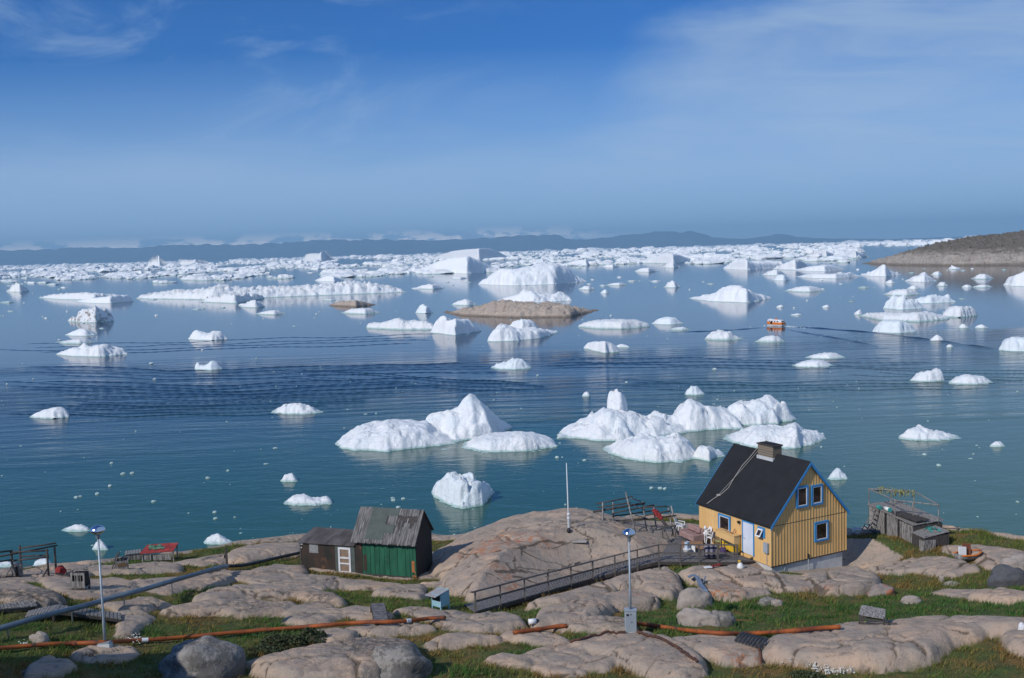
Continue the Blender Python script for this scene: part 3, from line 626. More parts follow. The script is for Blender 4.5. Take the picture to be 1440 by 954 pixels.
# ------------------------------------------------------------------ ice
def m_ice(name,dirt=0,k=1.,blue=0):
    t=NT(name); v=t.coord((1/k,1/k,1/k)); n1=t.noise(v,.35,6,.6); n2=t.noise(v,1.8,7,.68,.3); n3=t.noise(t.coord((.8/k,.8/k,2.2/k)),.9,6,.65,.8)
    a=(.86,.885,.9) if not blue else (.78,.86,.9)
    c=t.ramp(n1,[(.3,(.8,.86,.9)),(.55,a),(.8,(.885,.895,.9))])
    c=t.mix(t.mrange(n3,.6,.74,0,.5),c,(.62,.78,.87))
    vo=t.node('ShaderNodeTexVoronoi',feature='DISTANCE_TO_EDGE'); vo.inputs['Scale'].default_value=.33; wv=t.node('ShaderNodeVectorMath',operation='ADD'); nn=t.node('ShaderNodeTexNoise'); nn.inputs['Scale'].default_value=.5; nn.inputs['Detail'].default_value=5; t.link(v,nn.inputs['Vector']); t.link(v,wv.inputs[0]); t.link(nn.outputs['Color'],wv.inputs[1]); t.link(wv.outputs[0],vo.inputs['Vector']); seam=t.math('MULTIPLY',t.mrange(vo.outputs['Distance'],.06,.0),t.mrange(n1,.5,.68)); c=t.mix(t.math('MULTIPLY',seam,.4),c,(.5,.72,.86))
    if dirt:
        dn=t.noise(v,.7,7,.66,.6); c=t.mix(t.mrange(dn,.62-.13*dirt,.74-.13*dirt,0,.35+.5*dirt),c,(.2,.17,.14) if dirt>.5 else (.6,.57,.53))
    g=t.node('ShaderNodeNewGeometry'); s=t.node('ShaderNodeSeparateXYZ'); t.link(g.outputs['Position'],s.inputs[0])
    wob=t.math('MULTIPLY',t.math('SUBTRACT',n2,.5),.5*k)
    wl=t.mrange(t.math('ADD',s.outputs[2],wob),.32*k,.05*k); c=t.mix(t.math('MULTIPLY',wl,.75),c,(.3,.5,.47))
    t.col(c); t.set(Roughness=.55); t.b.inputs['Specular IOR Level'].default_value=.35
    t.b.inputs['Subsurface Weight'].default_value=0.0
    h=t.math('ADD',t.math('MULTIPLY',t.math('SUBTRACT',n2,t.math('MULTIPLY',seam,.12)),1.0),t.math('MULTIPLY',t.noise(v,5.5,5,.7),.35)); t.link(t.bump(h,.8,.45*k),t.b.inputs['Normal']); return t.m
MT['ice']=m_ice('glacier_ice',0,1.); MT['iceblue']=m_ice('blue_glacier_ice',0,1.,1); MT['icemid']=m_ice('glacier_ice_rough',.25,2.2); MT['icedirty']=m_ice('dirty_glacier_ice',1,1.6); MT['icefar']=m_ice('far_glacier_ice',.15,5.)
SEED=[0]
def hump(name,lobes,m,rough=.12,cellpx=1.5,maxn=190,loc_mid=True,ridge=1.,zmin=-.5,facet=1.):
    """one floating mass: the union of lobes, each a waterline, a skyline and a depth, worked out at true size on the water"""
    SEED[0]+=1; sd=SEED[0]*1.7
    xs=[p[0] for L in lobes for p in L['b']]; ysb=[p[1] for L in lobes for p in L['b']]
    c=at_z((min(xs)+max(xs))/2,sum(ysb)/len(ysb),0); dist=np.linalg.norm(c-CAM); Vd=c[:2]/np.hypot(*c[:2]); Ud=np.array([Vd[1],-Vd[0]])
    LL=[]
    for L in lobes:
        b=L['b']; x0=b[0][0]; x1=b[-1][0]; px=np.linspace(x0,x1,60)
        yb=np.interp(px,[p[0] for p in b],[p[1] for p in b]); yt=np.interp(px,[p[0] for p in L['t']],[p[1] for p in L['t']])
        P=np.array([at_z(a,y,0) for a,y in zip(px,yb)]); dd=np.linalg.norm(P-CAM,axis=1); u=(P[:,:2]-c[:2])@Ud; v=(P[:,:2]-c[:2])@Vd
        t=np.linspace(0,1,60); width=u[-1]-u[0]; D=L.get('d',.45)*width*.5*np.maximum(1-np.abs(2*t-1)**(2.6 if yb.mean()>400 else 1.6),0)**(.5 if yb.mean()>400 else .7)
        D=D*(1+.22*noise(u/width*4+sd,u*0+sd,5))+.03*width*(t>0)*(t<1)
        si=CAMH/dd; co=np.sqrt(1-si*si); tot=np.maximum(yb-yt,.2)*dd/F
        D=np.minimum(D,np.maximum(.75*tot/si,.04*width)) if L.get('lim',1) else D
        H=np.maximum((tot-D*si)/co,.22*tot); H=H*np.maximum(1-np.abs(2*t-1)**L.get('p',9. if len(lobes)>1 else (2.5 if yb.mean()<400 else 4.)),0)**.7; LL.append((u,v+D,D,H,L.get('k',2.4),width,L.get('e',0)))
    pix=dist/F; u0=min(l[0][0] for l in LL); u1=max(l[0][-1] for l in LL); v0=min((l[1]-l[2]).min() for l in LL); v1=max((l[1]+l[2]).max() for l in LL)
    pad=(u1-u0)*.04; u0-=pad; u1+=pad; v0-=pad+.1; v1+=pad+.1
    cs=max(cellpx*pix,(u1-u0)/maxn); nu=max(int((u1-u0)/cs)+1,10); nv=int(np.clip((v1-v0)/cs+1,10,maxn))
    uu=np.linspace(u0,u1,nu); vv=np.linspace(v0,v1,nv); U,Vv=np.meshgrid(uu,vv); S=np.full(U.shape,-1.)
    Hm=max(l[3].max() for l in LL); sc=min(max(Hm*.9,(u1-u0)*.06),6)
    jx=.10*sc*fbm(U/sc*1.5+sd,Vv/sc*1.5,3,7); jy=.16*sc*fbm(U/sc*1.5+sd,Vv/sc*1.5,3,17)
    for (u,vc,D,H,k,width,e) in LL:
        uj=U+jx; d=np.interp(uj,u,D,left=1e-3,right=1e-3); vm=np.interp(uj,u,vc); h=np.interp(uj,u,H,left=0,right=0)
        r=np.abs(Vv+jy-vm)/np.maximum(d,1e-3); out=np.maximum(np.maximum(u[0]-uj,uj-u[-1]),0)/width
        g=np.where(r<1,np.maximum(1-r**k,0)**(.75),-(r-1)*.8); z=h*np.where(g>0,g,0)+np.minimum(g,0)*sc*.6-out*sc*4
        nz=fbm(U/sc*1.3+sd*2,Vv/sc*1.3,3,27); z=np.maximum(z,np.where((r<1.6)&(out<=0),sc*(.16*nz-.02-.22*np.maximum(r-1,0)),-9))
        if e: z=np.where(z>0,z*(1-e*.0),z)
        S=np.maximum(S,z)
    n=ridged(U/sc*.8+sd,Vv/sc*.8,5,3)*.6+fbm(U/sc*2.2+sd,Vv/sc*2.2,5,9)*.7
    n=n-n.mean()
    S=S+rough*sc*n*ridge*np.clip((S+.02*sc)/(.35*sc),0.03,1)*.85
    fz=sc*(.55 if m.name.startswith('glacier_ice') and 'rough' not in m.name else .42); vi,f1,f2,qx,qy=vor((U+jx*2)/fz+sd*3,(Vv+jy*2)/fz*.9+sd,int(SEED[0])%60)
    S=S+sc*np.clip(S/(.3*sc),0,1)*facet*((vi-.5)*.22+(qx*(vi*13.7%1-.5)+qy*(vi*7.3%1-.5))*.34)
    S=np.where(S>-.02*sc,S,np.maximum(S,zmin)); S=np.maximum(S,zmin)
    V=np.stack([c[0]+Ud[0]*U+Vd[0]*Vv,c[1]+Ud[1]*U+Vd[1]*Vv,S],2).reshape(-1,3); Fq=grid_faces(nu,nv); zz=S.ravel()
    keep=(zz[Fq]>zmin*.7).any(1); Fq=Fq[keep]
    if len(Fq)==0: return None
    # keep the one connected body
    lab=np.arange(len(V))
    for _ in range(400):
        mn=lab[Fq].min(1); new=lab.copy(); np.minimum.at(new,Fq.ravel(),np.repeat(mn,4)); new=new[new]
        if (new==lab).all(): break
        lab=new
    fl=lab[Fq[:,0]]; ids,ct=np.unique(fl,return_counts=True); Fq=Fq[fl==ids[np.argmax(ct)]]
    used=np.unique(Fq); rem=np.full(len(V),-1); rem[used]=np.arange(len(used)); V=V[used]; Fq=rem[Fq]
    o0=np.array([c[0],c[1],0]); return mesh_np(name,V-o0,Fq,m,loc=o0)
def L_(b,t,d=.45,k=2.4,**q): return dict(b=b,t=t,d=d,k=k,**q)
def simple(x0,x1,yb,tops,d=.45,k=2.4):
    n=len(tops); m=x1-x0
    if hasattr(tops[0],'__len__'): tp=tops
    else: tp=[(x0,yb-2)]+[(x0+m*(i+1)/(n+1),t) for i,t in enumerate(tops)]+[(x1,yb-2)]
    bulge=min(m*.03,3)
    return L_([(x0,yb-bulge),(x0+m*.25,yb-bulge*.2),(x0+m*.6,yb),(x1,yb-bulge*1.2)],tp,d,k)
NEAR=[
("tall white iceberg with a pointed peak and a long low slab on its left",[L_([(473,627),(500,634),(545,635),(600,629),(650,621),(668,616)],[(473,624),(482,612),(506,600),(545,593),(575,592),(600,595),(625,604),(650,612),(668,614)],.62,2.6),
   L_([(592,616),(640,621),(690,615),(722,602)],[(592,590),(600,578),(612,580),(638,575),(650,570),(660,560),(668,551),(676,557),(690,572),(697,580),(704,589),(712,591),(722,600)],.55,1.5)],'ice',.065),
("flat oval white floe right in front of the pointed iceberg",[L_([(648,630),(690,636),(740,635),(785,628)],[(648,628),(665,616),(690,612),(735,609),(750,610),(775,613),(785,624)],.5,5)],'ice',.06),
("rounded pale blue iceberg standing alone in the teal water behind the green shed",[L_([(606,693),(625,708),(650,716),(680,711),(695,692)],[(606,688),(612,679),(622,671),(634,667),(650,671),(670,675),(688,680),(695,690)],.8,3.2)],'iceblue',.16),
("long lumpy iceberg with an upright pillar near its left end",[L_([(783,614),(840,620),(880,619),(930,613),(975,607)],[(783,611),(790,600),(820,592),(835,583),(845,577),(858,578),(885,579),(900,583),(930,583),(950,586),(965,595),(975,604)],.55,2.4),
   L_([(855,601),(870,603),(886,601)],[(855,556),(860,551),(866,550),(876,555),(884,563),(886,575)],.55,4,p=9),
   L_([(935,606),(980,607),(1020,604),(1045,602)],[(935,588),(945,580),(955,572),(970,564),(980,565),(1000,574),(1020,575),(1045,586)],.6,2.2),
   L_([(1018,599),(1060,599),(1095,596),(1121,590)],[(1018,578),(1035,565),(1045,561),(1060,566),(1085,561),(1105,566),(1115,578),(1121,588)],.7,2.6)],'ice',.11),
("low floe in front of the pillar iceberg, with a small rounded lump at its right",[L_([(847,633),(880,646),(920,651),(965,648),(985,643)],[(847,630),(870,622),(905,613),(925,618),(955,612),(972,622),(985,638)],.55,3),
   L_([(977,645),(995,649),(1020,640)],[(977,638),(985,627),(1005,631),(1020,637)],.7,2.6)],'ice',.1),
("broad low white iceberg partly hidden by the yellow house roof",[L_([(1016,618),(1060,630),(1120,631),(1163,617)],[(1016,615),(1040,606),(1060,600),(1100,601),(1122,597),(1130,605),(1150,604),(1163,614)],.55,2.6)],'ice',.1),
("small white ice lump in the water just right of the house gable",[simple(1163,1194,675,[662,660,664],.7)],'iceblue',.15),
("long thin white floe alone in the water beyond the wooden hut on the right",[simple(1262,1354,620,[(1262,612),(1275,604),(1290,600),(1310,607),(1335,611),(1350,615),(1354,618)],.4,2.2)],'ice',.12),
("tiny ice lump just right of the long thin floe on the right",[simple(1391,1414,629,[622,622],.6)],'ice',.12),
("jagged white ice piece with a raised right tip, left of a smoother floe",[simple(1279,1329,537,[(1279,534),(1290,526),(1305,523),(1318,520),(1327,519),(1329,530)],.5)],'ice',.15),
("smooth low white floe right beside a jagged ice piece",[simple(1331,1398,541,[531,528,530,531],.5,4)],'ice',.08),
("flat white floe, nearer one of the stacked pair below the orange boat",[simple(1112,1174,517,[509,507,508],.45,5)],'ice',.07),
("flat white floe, farther one of the stacked pair below the orange boat",[simple(1131,1190,505,[499,497,497],.4,5)],'ice',.09),
("low white floe just below the orange boat",[simple(1061,1105,482,[475,473,474],.45,4)],'icemid',.12),
("lumpy white floe left of the orange boat's bow waves",[simple(990,1046,479,[(990,475),(1000,466),(1012,465),(1028,468),(1034,473),(1046,476)],.5)],'icemid',.15),
("bluish white block of ice at the end of the boat's wake",[simple(1226,1290,469,[(1226,463),(1233,454),(1245,452),(1258,452),(1280,456),(1290,464)],.5,3.5)],'iceblue',.12),
("long flat rough floe behind the bluish block at the boat's wake",[L_([(1206,444),(1240,451),(1290,453),(1336,449)],[(1206,442),(1225,440),(1260,442),(1300,440),(1336,442)],.3,5),L_([(1325,446),(1350,447),(1375,444)],[(1325,436),(1335,432),(1355,433),(1373,432),(1375,440)],.5,3)],'icemid',.12),
("craggy ice mass with pinnacles behind the long rough floe on the right",[L_([(1242,434),(1270,436),(1300,434)],[(1242,431),(1250,421),(1258,417),(1272,420),(1290,424),(1300,430)],.5),L_([(1280,427),(1310,427),(1345,425)],[(1280,422),(1310,416),(1326,418),(1334,414),(1345,423)],.4)],'iceblue',.18),
("small rough floe beyond the craggy ice mass on the right",[simple(1241,1297,416,[410,408,408,410],.4,4)],'icemid',.13),
("white iceberg cut by the right picture edge near the headland",[simple(1410,1470,403,[(1410,399),(1416,390),(1428,388),(1445,384),(1470,390)],.6,3)],'ice',.1),
("flat topped tilted iceberg cut by the right picture edge",[simple(1404,1475,495,[(1404,477),(1410,476),(1440,477),(1475,478)],.6,5)],'iceblue',.08),
("white dome iceberg with a long flat left foot and a mirror image below it",[L_([(968,420),(1000,424),(1050,426),(1086,420)],[(968,418),(990,415),(1005,412),(1018,404),(1030,402),(1042,402),(1055,409),(1066,413),(1074,413),(1086,414)],.4,2.2)],'ice',.09),
("flat white floe right of the white dome iceberg",[simple(1101,1163,411,[405,403,404],.35,4)],'icemid',.1),
("long flat dirty white floe right of the rocky islet",[simple(813,915,463,[(813,452),(850,450),(913,450),(915,455)],.4,6)],'icemid',.09),
("smooth bluish floe touching the right end of the long flat floe by the islet",[simple(915,962,457,[448,446,447],.5,3)],'iceblue',.07),
("small rough floe below the smooth bluish floe near the islet",[simple(940,971,465,[461,460],.45,4)],'icemid',.1),
("wedge shaped white iceberg in front of the rocky islet, its right side tapering",[L_([(685,481),(720,480),(760,476),(786,468)],[(685,474),(692,458),(700,454),(712,456),(722,462),(735,464),(750,461),(760,463),(785,465)],.5,4),L_([(714,463),(735,465),(757,463)],[(714,456),(730,450),(755,450),(757,456)],.5,4)],'ice',.11),
("smooth loaf shaped white floe in the dark rippled water",[L_([(820,490),(850,497),(872,495)],[(820,486),(828,481),(850,480),(866,484),(872,490)],.5,4),L_([(866,489),(886,489)],[(866,485),(875,484),(886,487)],.6,3)],'ice',.05),
("small lumpy floe in dark rippled water below the wedge shaped iceberg",[simple(690,748,520,[(690,517),(700,511),(712,509),(722,504),(735,505),(748,513)],.5)],'iceblue',.14),
("long low iceberg with a rough flat top, left of the rocky islet",[L_([(514,462),(560,464),(614,464)],[(514,455),(520,450),(535,454),(562,448),(570,452),(612,450),(614,455)],.35,4),L_([(604,468),(640,472),(677,466)],[(604,460),(612,452),(619,445),(624,442),(630,450),(655,448),(670,456),(677,463)],.5,2.6)],'icemid',.1),
("small jagged ice lump above the long low iceberg left of the islet",[simple(584,609,441,[429,428,431],.6)],'iceblue',.15),
("flat narrow floe just below the small flat islet",[simple(479,536,442,[435,434,434],.4,5)],'icemid',.1),
("low knobbly white floe alone on the left, at the edge of the dark ripples",[simple(264,322,479,[(264,473),(274,465),(284,467),(292,470),(312,466),(322,473)],.45,3)],'ice',.15),
("jagged low white floe with several teeth, far left in the dark ripples",[simple(78,181,502,[(78,496),(95,492),(112,491),(120,484),(128,489),(150,486),(160,488),(175,487),(181,493)],.35,4)],'ice',.12),
("small ice piece with two horns and a dip between them, on the left",[simple(273,313,521,[(273,507),(278,506),(281,514),(288,515),(298,508),(305,509),(313,517)],.5)],'iceblue',.1),
("smooth lens shaped floe, upper one of a pair on the far left",[simple(90,139,473,[467,463,465],.5,2.5)],'ice',.08),
("thin flat floe, lower one of a pair on the far left",[simple(76,136,484,[480,478,477],.4,4)],'icemid',.1),
("dirt streaked iceberg with a dark brown top on the left",[simple(95,162,454,[(95,449),(108,444),(120,437),(136,434),(155,437),(162,449)],.5,2.6)],'icedirty',.16),
("smooth sloping white floe alone on the far left of the dark water",[simple(42,98,589,[(42,584),(60,579),(85,573),(95,572),(98,576)],.5,3.5)],'ice',.06),
("bumpy white floe alone in dark ripples left of the pointed iceberg",[simple(381,455,583,[(381,579),(395,572),(412,568),(425,569),(440,573),(455,580)],.45,2.5)],'ice',.15),
("small white ice lump above the green shed's annex, farther one",[simple(394,420,678,[667,666],.6)],'ice',.15),
("low white floe with a small knob at its right end behind the green shed's annex",[simple(398,468,711,[(398,708),(412,698),(428,696),(440,702),(452,701),(460,696),(468,700)],.4)],'ice',.13),
("white humped floe in teal water left of the shed",[simple(285,329,766,[(285,763),(297,754),(308,752),(318,757),(329,763)],.5)],'ice',.1),
("low white floe in teal water above the left street lamp",[simple(86,130,748,[742,739,740],.4,3)],'ice',.12),
("rounded ice lump right behind the head of the left street lamp",[simple(129,153,774,[763,760,763],.7)],'ice',.12),
("white ice lump seen through the left drying rack",[simple(45,77,798,[789,787,788],.6,3)],'iceblue',.12),
("low ice lump at the left picture edge behind the drying rack",[simple(-12,30,798,[792,791,793],.5,3)],'ice',.12),
("small ice piece peeking over the top of the big granite dome",[simple(696,717,741,[734,733],.6)],'ice',.1),
("tiny pointed ice lump alone in dark ripples above the pillar iceberg",[simple(962,991,556,[(962,552),(972,544),(978,543),(991,551)],.6)],'iceblue',.12),
("tiny ice chip alone left of the pillar's top",[simple(818,831,558,[552,551],.6)],'ice',.12),
("very long rough white ice raft stretching across the left of the bay",[L_([(190,420),(300,422),(420,417),(500,414),(572,411)],[(190,414),(225,412),(290,409),(306,402),(318,404),(335,407),(420,404),(470,401),(500,397),(540,400),(572,404)],.12,4),L_([(285,425),(330,427),(372,420)],[(285,420),(320,416),(372,414)],.3,4)],'icemid',.3),
("thin pale floe left of the very long ice raft",[simple(52,186,422,[(52,418),(70,415),(120,413),(186,416)],.15,4)],'icemid',.15),
("white floe with a raised right end in front of the very long ice raft",[simple(105,188,427,[(105,423),(150,418),(175,415),(184,411),(188,420)],.3,4)],'ice',.12),
("small rough floe in front of the middle of the very long ice raft",[simple(338,374,433,[426,423,425],.4,3)],'icemid',.15),
("domed floe above the long raft's right half",[simple(440,489,396,[390,388,391],.4,3)],'ice',.12),
("thin floe below the long raft, between it and the horned ice piece",[simple(358,404,443,[439,437,437],.3,4)],'icemid',.1),
("small flat floe right of the long raft's end",[simple(582,626,407,[402,400,401],.35,4)],'icemid',.13),
("big bright iceberg behind the rocky islet, left one of the two, with a rounded top",[simple(574,712,385,[(574,382),(590,376),(615,367),(640,362),(660,360),(682,367),(700,375),(712,382)],.3,2.6)],'ice',.1),
("flat topped tabular iceberg on the horizon behind the two big bright ones",[simple(604,720,366,[(604,358),(620,353),(650,351),(690,348),(703,350),(712,355),(720,361)],.3,2.2)],'icefar',.06),
("big bright iceberg behind the rocky islet, right one of the two, with a flat crest",[L_([(672,400),(720,402),(780,400),(826,396)],[(672,390),(685,386),(698,377),(708,376),(722,379),(760,371),(785,370),(800,374),(812,385),(826,393)],.45,2.8)],'ice',.11),
("jumbled white ice with a smooth mound just behind the rocky islet",[L_([(698,424),(750,426),(806,423)],[(698,420),(715,418),(728,414),(738,409),(748,409),(758,414),(775,415),(788,410),(803,411),(806,418)],.3,2.6)],'ice',.14),
("small ice lump at the left tip of the rocky islet",[simple(634,672,430,[424,421,423],.5)],'icemid',.12),
("white iceberg with a dark blue right end, right of the two big bright ones",[simple(789,847,374,[(789,369),(815,366),(838,363),(847,371)],.4,3)],'ice',.08),
("low floe to the right of the iceberg with the dark blue end",[simple(890,926,383,[378,377,377],.35,4)],'icemid',.1),
("small dirty ice lump alone in calm water above the white dome iceberg",[simple(933,958,405,[398,395,398],.5)],'icemid',.14),
("slim flat floe in the calm water right of the islet's tip",[simple(852,883,402,[399,398,398],.35,5)],'icemid',.08),
("small two humped ice lump right of the flat crested iceberg",[simple(813,837,408,[403,402],.5)],'icemid',.14),
("tiny pale blue ice lump below the slim flat floe",[simple(844,857,413,[408,408],.6)],'iceblue',.12),
("long rough ice field floe above the white dome iceberg",[simple(886,987,371,[(886,367),(920,362),(935,356),(955,358),(987,367)],.3,3)],'icefar',.16),
("small rough floe in front of the long rough ice field floe",[simple(929,958,377,[370,368,370],.4)],'icemid',.12),
("broad bright iceberg in the right half with a long sloping top",[L_([(1017,378),(1050,380),(1102,376)],[(1017,371),(1030,364),(1045,364),(1060,370),(1085,369),(1102,366)],.4,3)],'ice',.12),
("rugged iceberg with a grey shaded foot adjoining the broad bright one",[simple(1085,1139,380,[(1085,375),(1105,370),(1122,364),(1132,365),(1139,371)],.4)],'icemid',.14),
("smooth low iceberg right of the rugged grey footed one",[simple(1112,1191,382,[(1112,379),(1140,375),(1165,373),(1182,374),(1191,380)],.35,3)],'ice',.08),
("long flat white floe below the smooth low iceberg on the right",[simple(1118,1213,392,[(1118,388),(1135,385),(1165,386),(1188,385),(1195,381),(1202,385),(1213,386)],.25,4)],'ice',.1),
("low pale floe left of the long flat white floe",[simple(1069,1108,388,[382,380,381],.35,3)],'icemid',.1),
("rounded bluish ice lump beneath the low pale floe",[simple(1085,1113,395,[387,386,388],.5,3)],'iceblue',.1),
("white iceberg with a sharp central peak in front of the headland",[simple(1209,1267,389,[(1209,384),(1228,381),(1240,374),(1245,374),(1249,380),(1258,382),(1262,379),(1267,384)],.4,2.2)],'ice',.1),
("broad smooth floe below the headland",[simple(1271,1319,397,[(1271,394),(1285,389),(1300,387),(1310,389),(1319,395)],.5,2.6)],'ice',.07),
("small ice lump behind the broad smooth floe under the headland",[simple(1291,1306,388,[384,383],.6)],'ice',.1),
("thin ice sliver right of the lump under the headland",[simple(1308,1326,387,[383,382],.4,4)],'ice',.08),
("small bright ice chip with a pointed tip close under the headland shore",[simple(1333,1352,379,[(1333,377),(1337,372),(1343,376),(1352,376)],.5)],'ice',.08),
("low bumpy floe between the headland and the cut off iceberg",[simple(1364,1398,393,[388,386,387],.4)],'icemid',.12),
("rounded small floe left of a thin strip of ice on the right",[simple(1352,1367,405,[401,401],.5)],'ice',.08),
("thin strip of ice right of a rounded small floe",[simple(1366,1396,405,[402,401,401],.3,4)],'icemid',.1),
("small grey shaded ice lump under the broad smooth floe",[simple(1316,1334,403,[398,397,399],.5)],'icemid',.1),
("small white lump below the sharp peaked iceberg",[simple(1243,1260,399,[395,394],.5)],'ice',.1),
("small floe right below the sharp peaked iceberg's lump",[simple(1275,1294,407,[403,402,404],.4)],'ice',.1),
("far iceberg wall left of the headland's tip",[simple(1132,1181,362,[(1132,357),(1145,352),(1160,354),(1181,357)],.3,4)],'icefar',.12),
("far smooth iceberg with a pointed hump by the headland's tip",[simple(1174,1223,363,[(1174,360),(1190,355),(1200,352),(1210,356),(1216,354),(1223,360)],.35,2.5)],'icefar',.07),
("small rounded ice lump left of the long rough floe on the right",[simple(1200,1214,443,[438,436],.6)],'ice',.1),
("small domed ice lump below the end of the boat's wake",[simple(1307,1328,480,[474,472,474],.5)],'ice',.08),
("tiny ice chip below the small domed lump by the wake",[simple(1330,1341,489,[485,485],.5)],'ice',.08),
("little pointed ice piece right of the bluish block",[simple(1347,1363,462,[457,456,459],.5)],'ice',.1),
("little rounded ice piece right of the little pointed piece",[simple(1370,1391,462,[458,457,459],.5)],'ice',.1),
("far white iceberg with a round high hump on the left horizon",[simple(199,241,375,[(199,369),(208,365),(216,360),(222,359),(232,365),(241,370)],.4,2.6)],'icefar',.09),
("far long iceberg with a shaded hollow right of the round humped one",[simple(239,299,373,[(239,367),(255,364),(268,366),(285,364),(292,365),(299,368)],.3,4)],'icefar',.12),
("far flat topped iceberg with a small tower on its right end",[simple(414,477,368,[(414,359),(435,356),(451,356),(454,352),(460,352),(466,358),(477,361)],.35,4)],'icefar',.1),
("small dark edged block of ice on the left below the far pack",[simple(182,210,389,[382,381,382],.5,5)],'icemid',.1),
("small jagged floe at the far left edge of the bay",[simple(9,41,411,[(9,407),(18,402),(24,399),(32,401),(41,405)],.4)],'icemid',.14),
("thin tilted ice sliver floating behind the orange boat",[simple(1111,1128,444,[442,441],.4,4)],'ice',.06),
("tiny white chunk above the orange boat on its left",[simple(1091,1103,433,[430,429],.5)],'ice',.08),
("oval ice chip above the boat's wake",[simple(1155,1168,433,[430,429],.5)],'ice',.08)]
SPLIT={'long flat rough floe behind the bluish block at the boat':'squarish ice block at the right end of the long flat rough floe','craggy ice mass with':'flat white ice tongue right of the craggy ice mass','wedge shaped white iceberg':'flat pale ice shelf just behind the wedge shaped iceberg','smooth loaf shaped':'small bluish lump touching the right end of the loaf shaped floe','long low iceberg with':'bright rounded iceberg with a small horn, left of the rocky islet'}
_N=[]
for e in NEAR:
    k=[v for q,v in SPLIT.items() if e[0].startswith(q)]
    if k: _N+=[(e[0],e[1][:1],e[2],e[3]),(k[0],e[1][1:],'ice' if 'bright' in k[0] else e[2],e[3])]
    else: _N.append(e)
for lab,lobes,mk,rg in _N:
    o=hump('iceberg' if 'berg' in lab else 'ice_floe',lobes,MT[mk],rg,facet=min(max(rg*8.5-.35,.15),1.3))
    if o: tag(o,lab,'iceberg' if 'berg' in lab else 'ice floe','icebergs and floes drifting in the bay')
# islets and headland
def m_islet(name,a,b,c3,k):
    t=NT(name); v=t.coord(); n=t.noise(v,.3/k,9,.7,.5); n2=t.noise(t.coord((.5,1,2.5)),.5/k,8,.7,1); g=t.node('ShaderNodeNewGeometry'); s=t.node('ShaderNodeSeparateXYZ'); t.link(g.outputs['Position'],s.inputs[0])
    c=t.ramp(n,[(.35,b),(.6,a)]); c=t.mix(t.mrange(n2,.5,.66,0,.85),c,c3)
    w=t.mrange(t.math('ADD',s.outputs[2],t.math('MULTIPLY',t.math('SUBTRACT',n2,.5),1.2*k)),.9*k,.25*k); c=t.mix(t.math('MULTIPLY',w,.6),c,(.1,.075,.045))
    if k>1.5:
        w=t.mrange(t.math('ADD',s.outputs[2],t.math('MULTIPLY',t.math('SUBTRACT',n2,.5),16)),7,17); c=t.mix(t.math('MULTIPLY',w,.8),c,(.11,.098,.078))
    t.col(c); t.set(Roughness=.92); t.link(t.bump(t.math('ADD',n,n2),.9,.9*k),t.b.inputs['Normal']); return t.m
MT['islet']=m_islet('islet_granite',(.52,.43,.35),(.42,.36,.31),(.27,.22,.18),1.); MT['headland']=m_islet('headland_rock',(.46,.41,.36),(.36,.33,.295),(.21,.185,.155),3.)
o=hump('islet',[L_([(623,440),(650,444),(730,447),(800,446),(842,437)],[(623,439),(640,435),(670,431),(695,424),(712,422),(726,424),(760,426),(790,427),(815,430),(830,434),(842,437)],.3,2.0)],MT['islet'],.14,1.2,240,facet=.5); tag(o,kind='structure')
o=hump('islet',[L_([(462,430),(500,432),(528,429)],[(462,428),(480,424),(500,423),(515,425),(528,428)],.3,2.3)],MT['islet'],.06); tag(o,kind='structure')
o=hump('headland',[L_([(1211,371),(1260,373),(1330,374),(1440,373),(1640,372)],[(1211,369),(1226,361),(1250,352),(1280,346),(1300,342),(1340,337),(1380,334),(1410,332),(1440,329),(1640,318)],.5,2.2,lim=0)],MT['headland'],.3,.9,420,ridge=1.5,facet=1.2); tag(o,kind='structure')
# small floes scattered between the big ones: one object each
rs=np.random.RandomState(11)
def floe_at(px,py,wpx,hpx,mk,seed):
    return hump('ice_floe',[simple(px-wpx/2,px+wpx/2,py,[(px-wpx/2,py-hpx*.4),(px-wpx*.25,py-hpx*rs.uniform(.6,1)),(px,py-hpx*rs.uniform(.55,1)),(px+wpx*.25,py-hpx*rs.uniform(.5,1)),(px+wpx/2,py-hpx*.4)],rs.uniform(.25,.5),rs.uniform(2.5,6))|dict(p=6.)],MT[mk],.2,1.1,facet=1.4)
n=0
for k in range(900):
    px=rs.uniform(-10,1450); hor=374-.0285*px; q=rs.beta(1.0,2.6); py=hor+9+q*105
    if 1195<px and py<378: continue
    if 615<px<850 and 405<py<452: continue
    if noise(px*.006,py*.03,201)<-.05+.25*q: continue
    w=rs.uniform(7,30)*(1-.45*q) if rs.rand()<.6 else rs.uniform(5,12); h=w*rs.uniform(.05,.13)+.7
    o=floe_at(px,py,w,h,['icemid','ice','icefar'][rs.randint(3)],k)
    if o: tag(o,'small low white ice floe among the scattered ice on the far calm water','ice floe','small floes scattered on the far calm water'); n+=1
    if n>=150: break
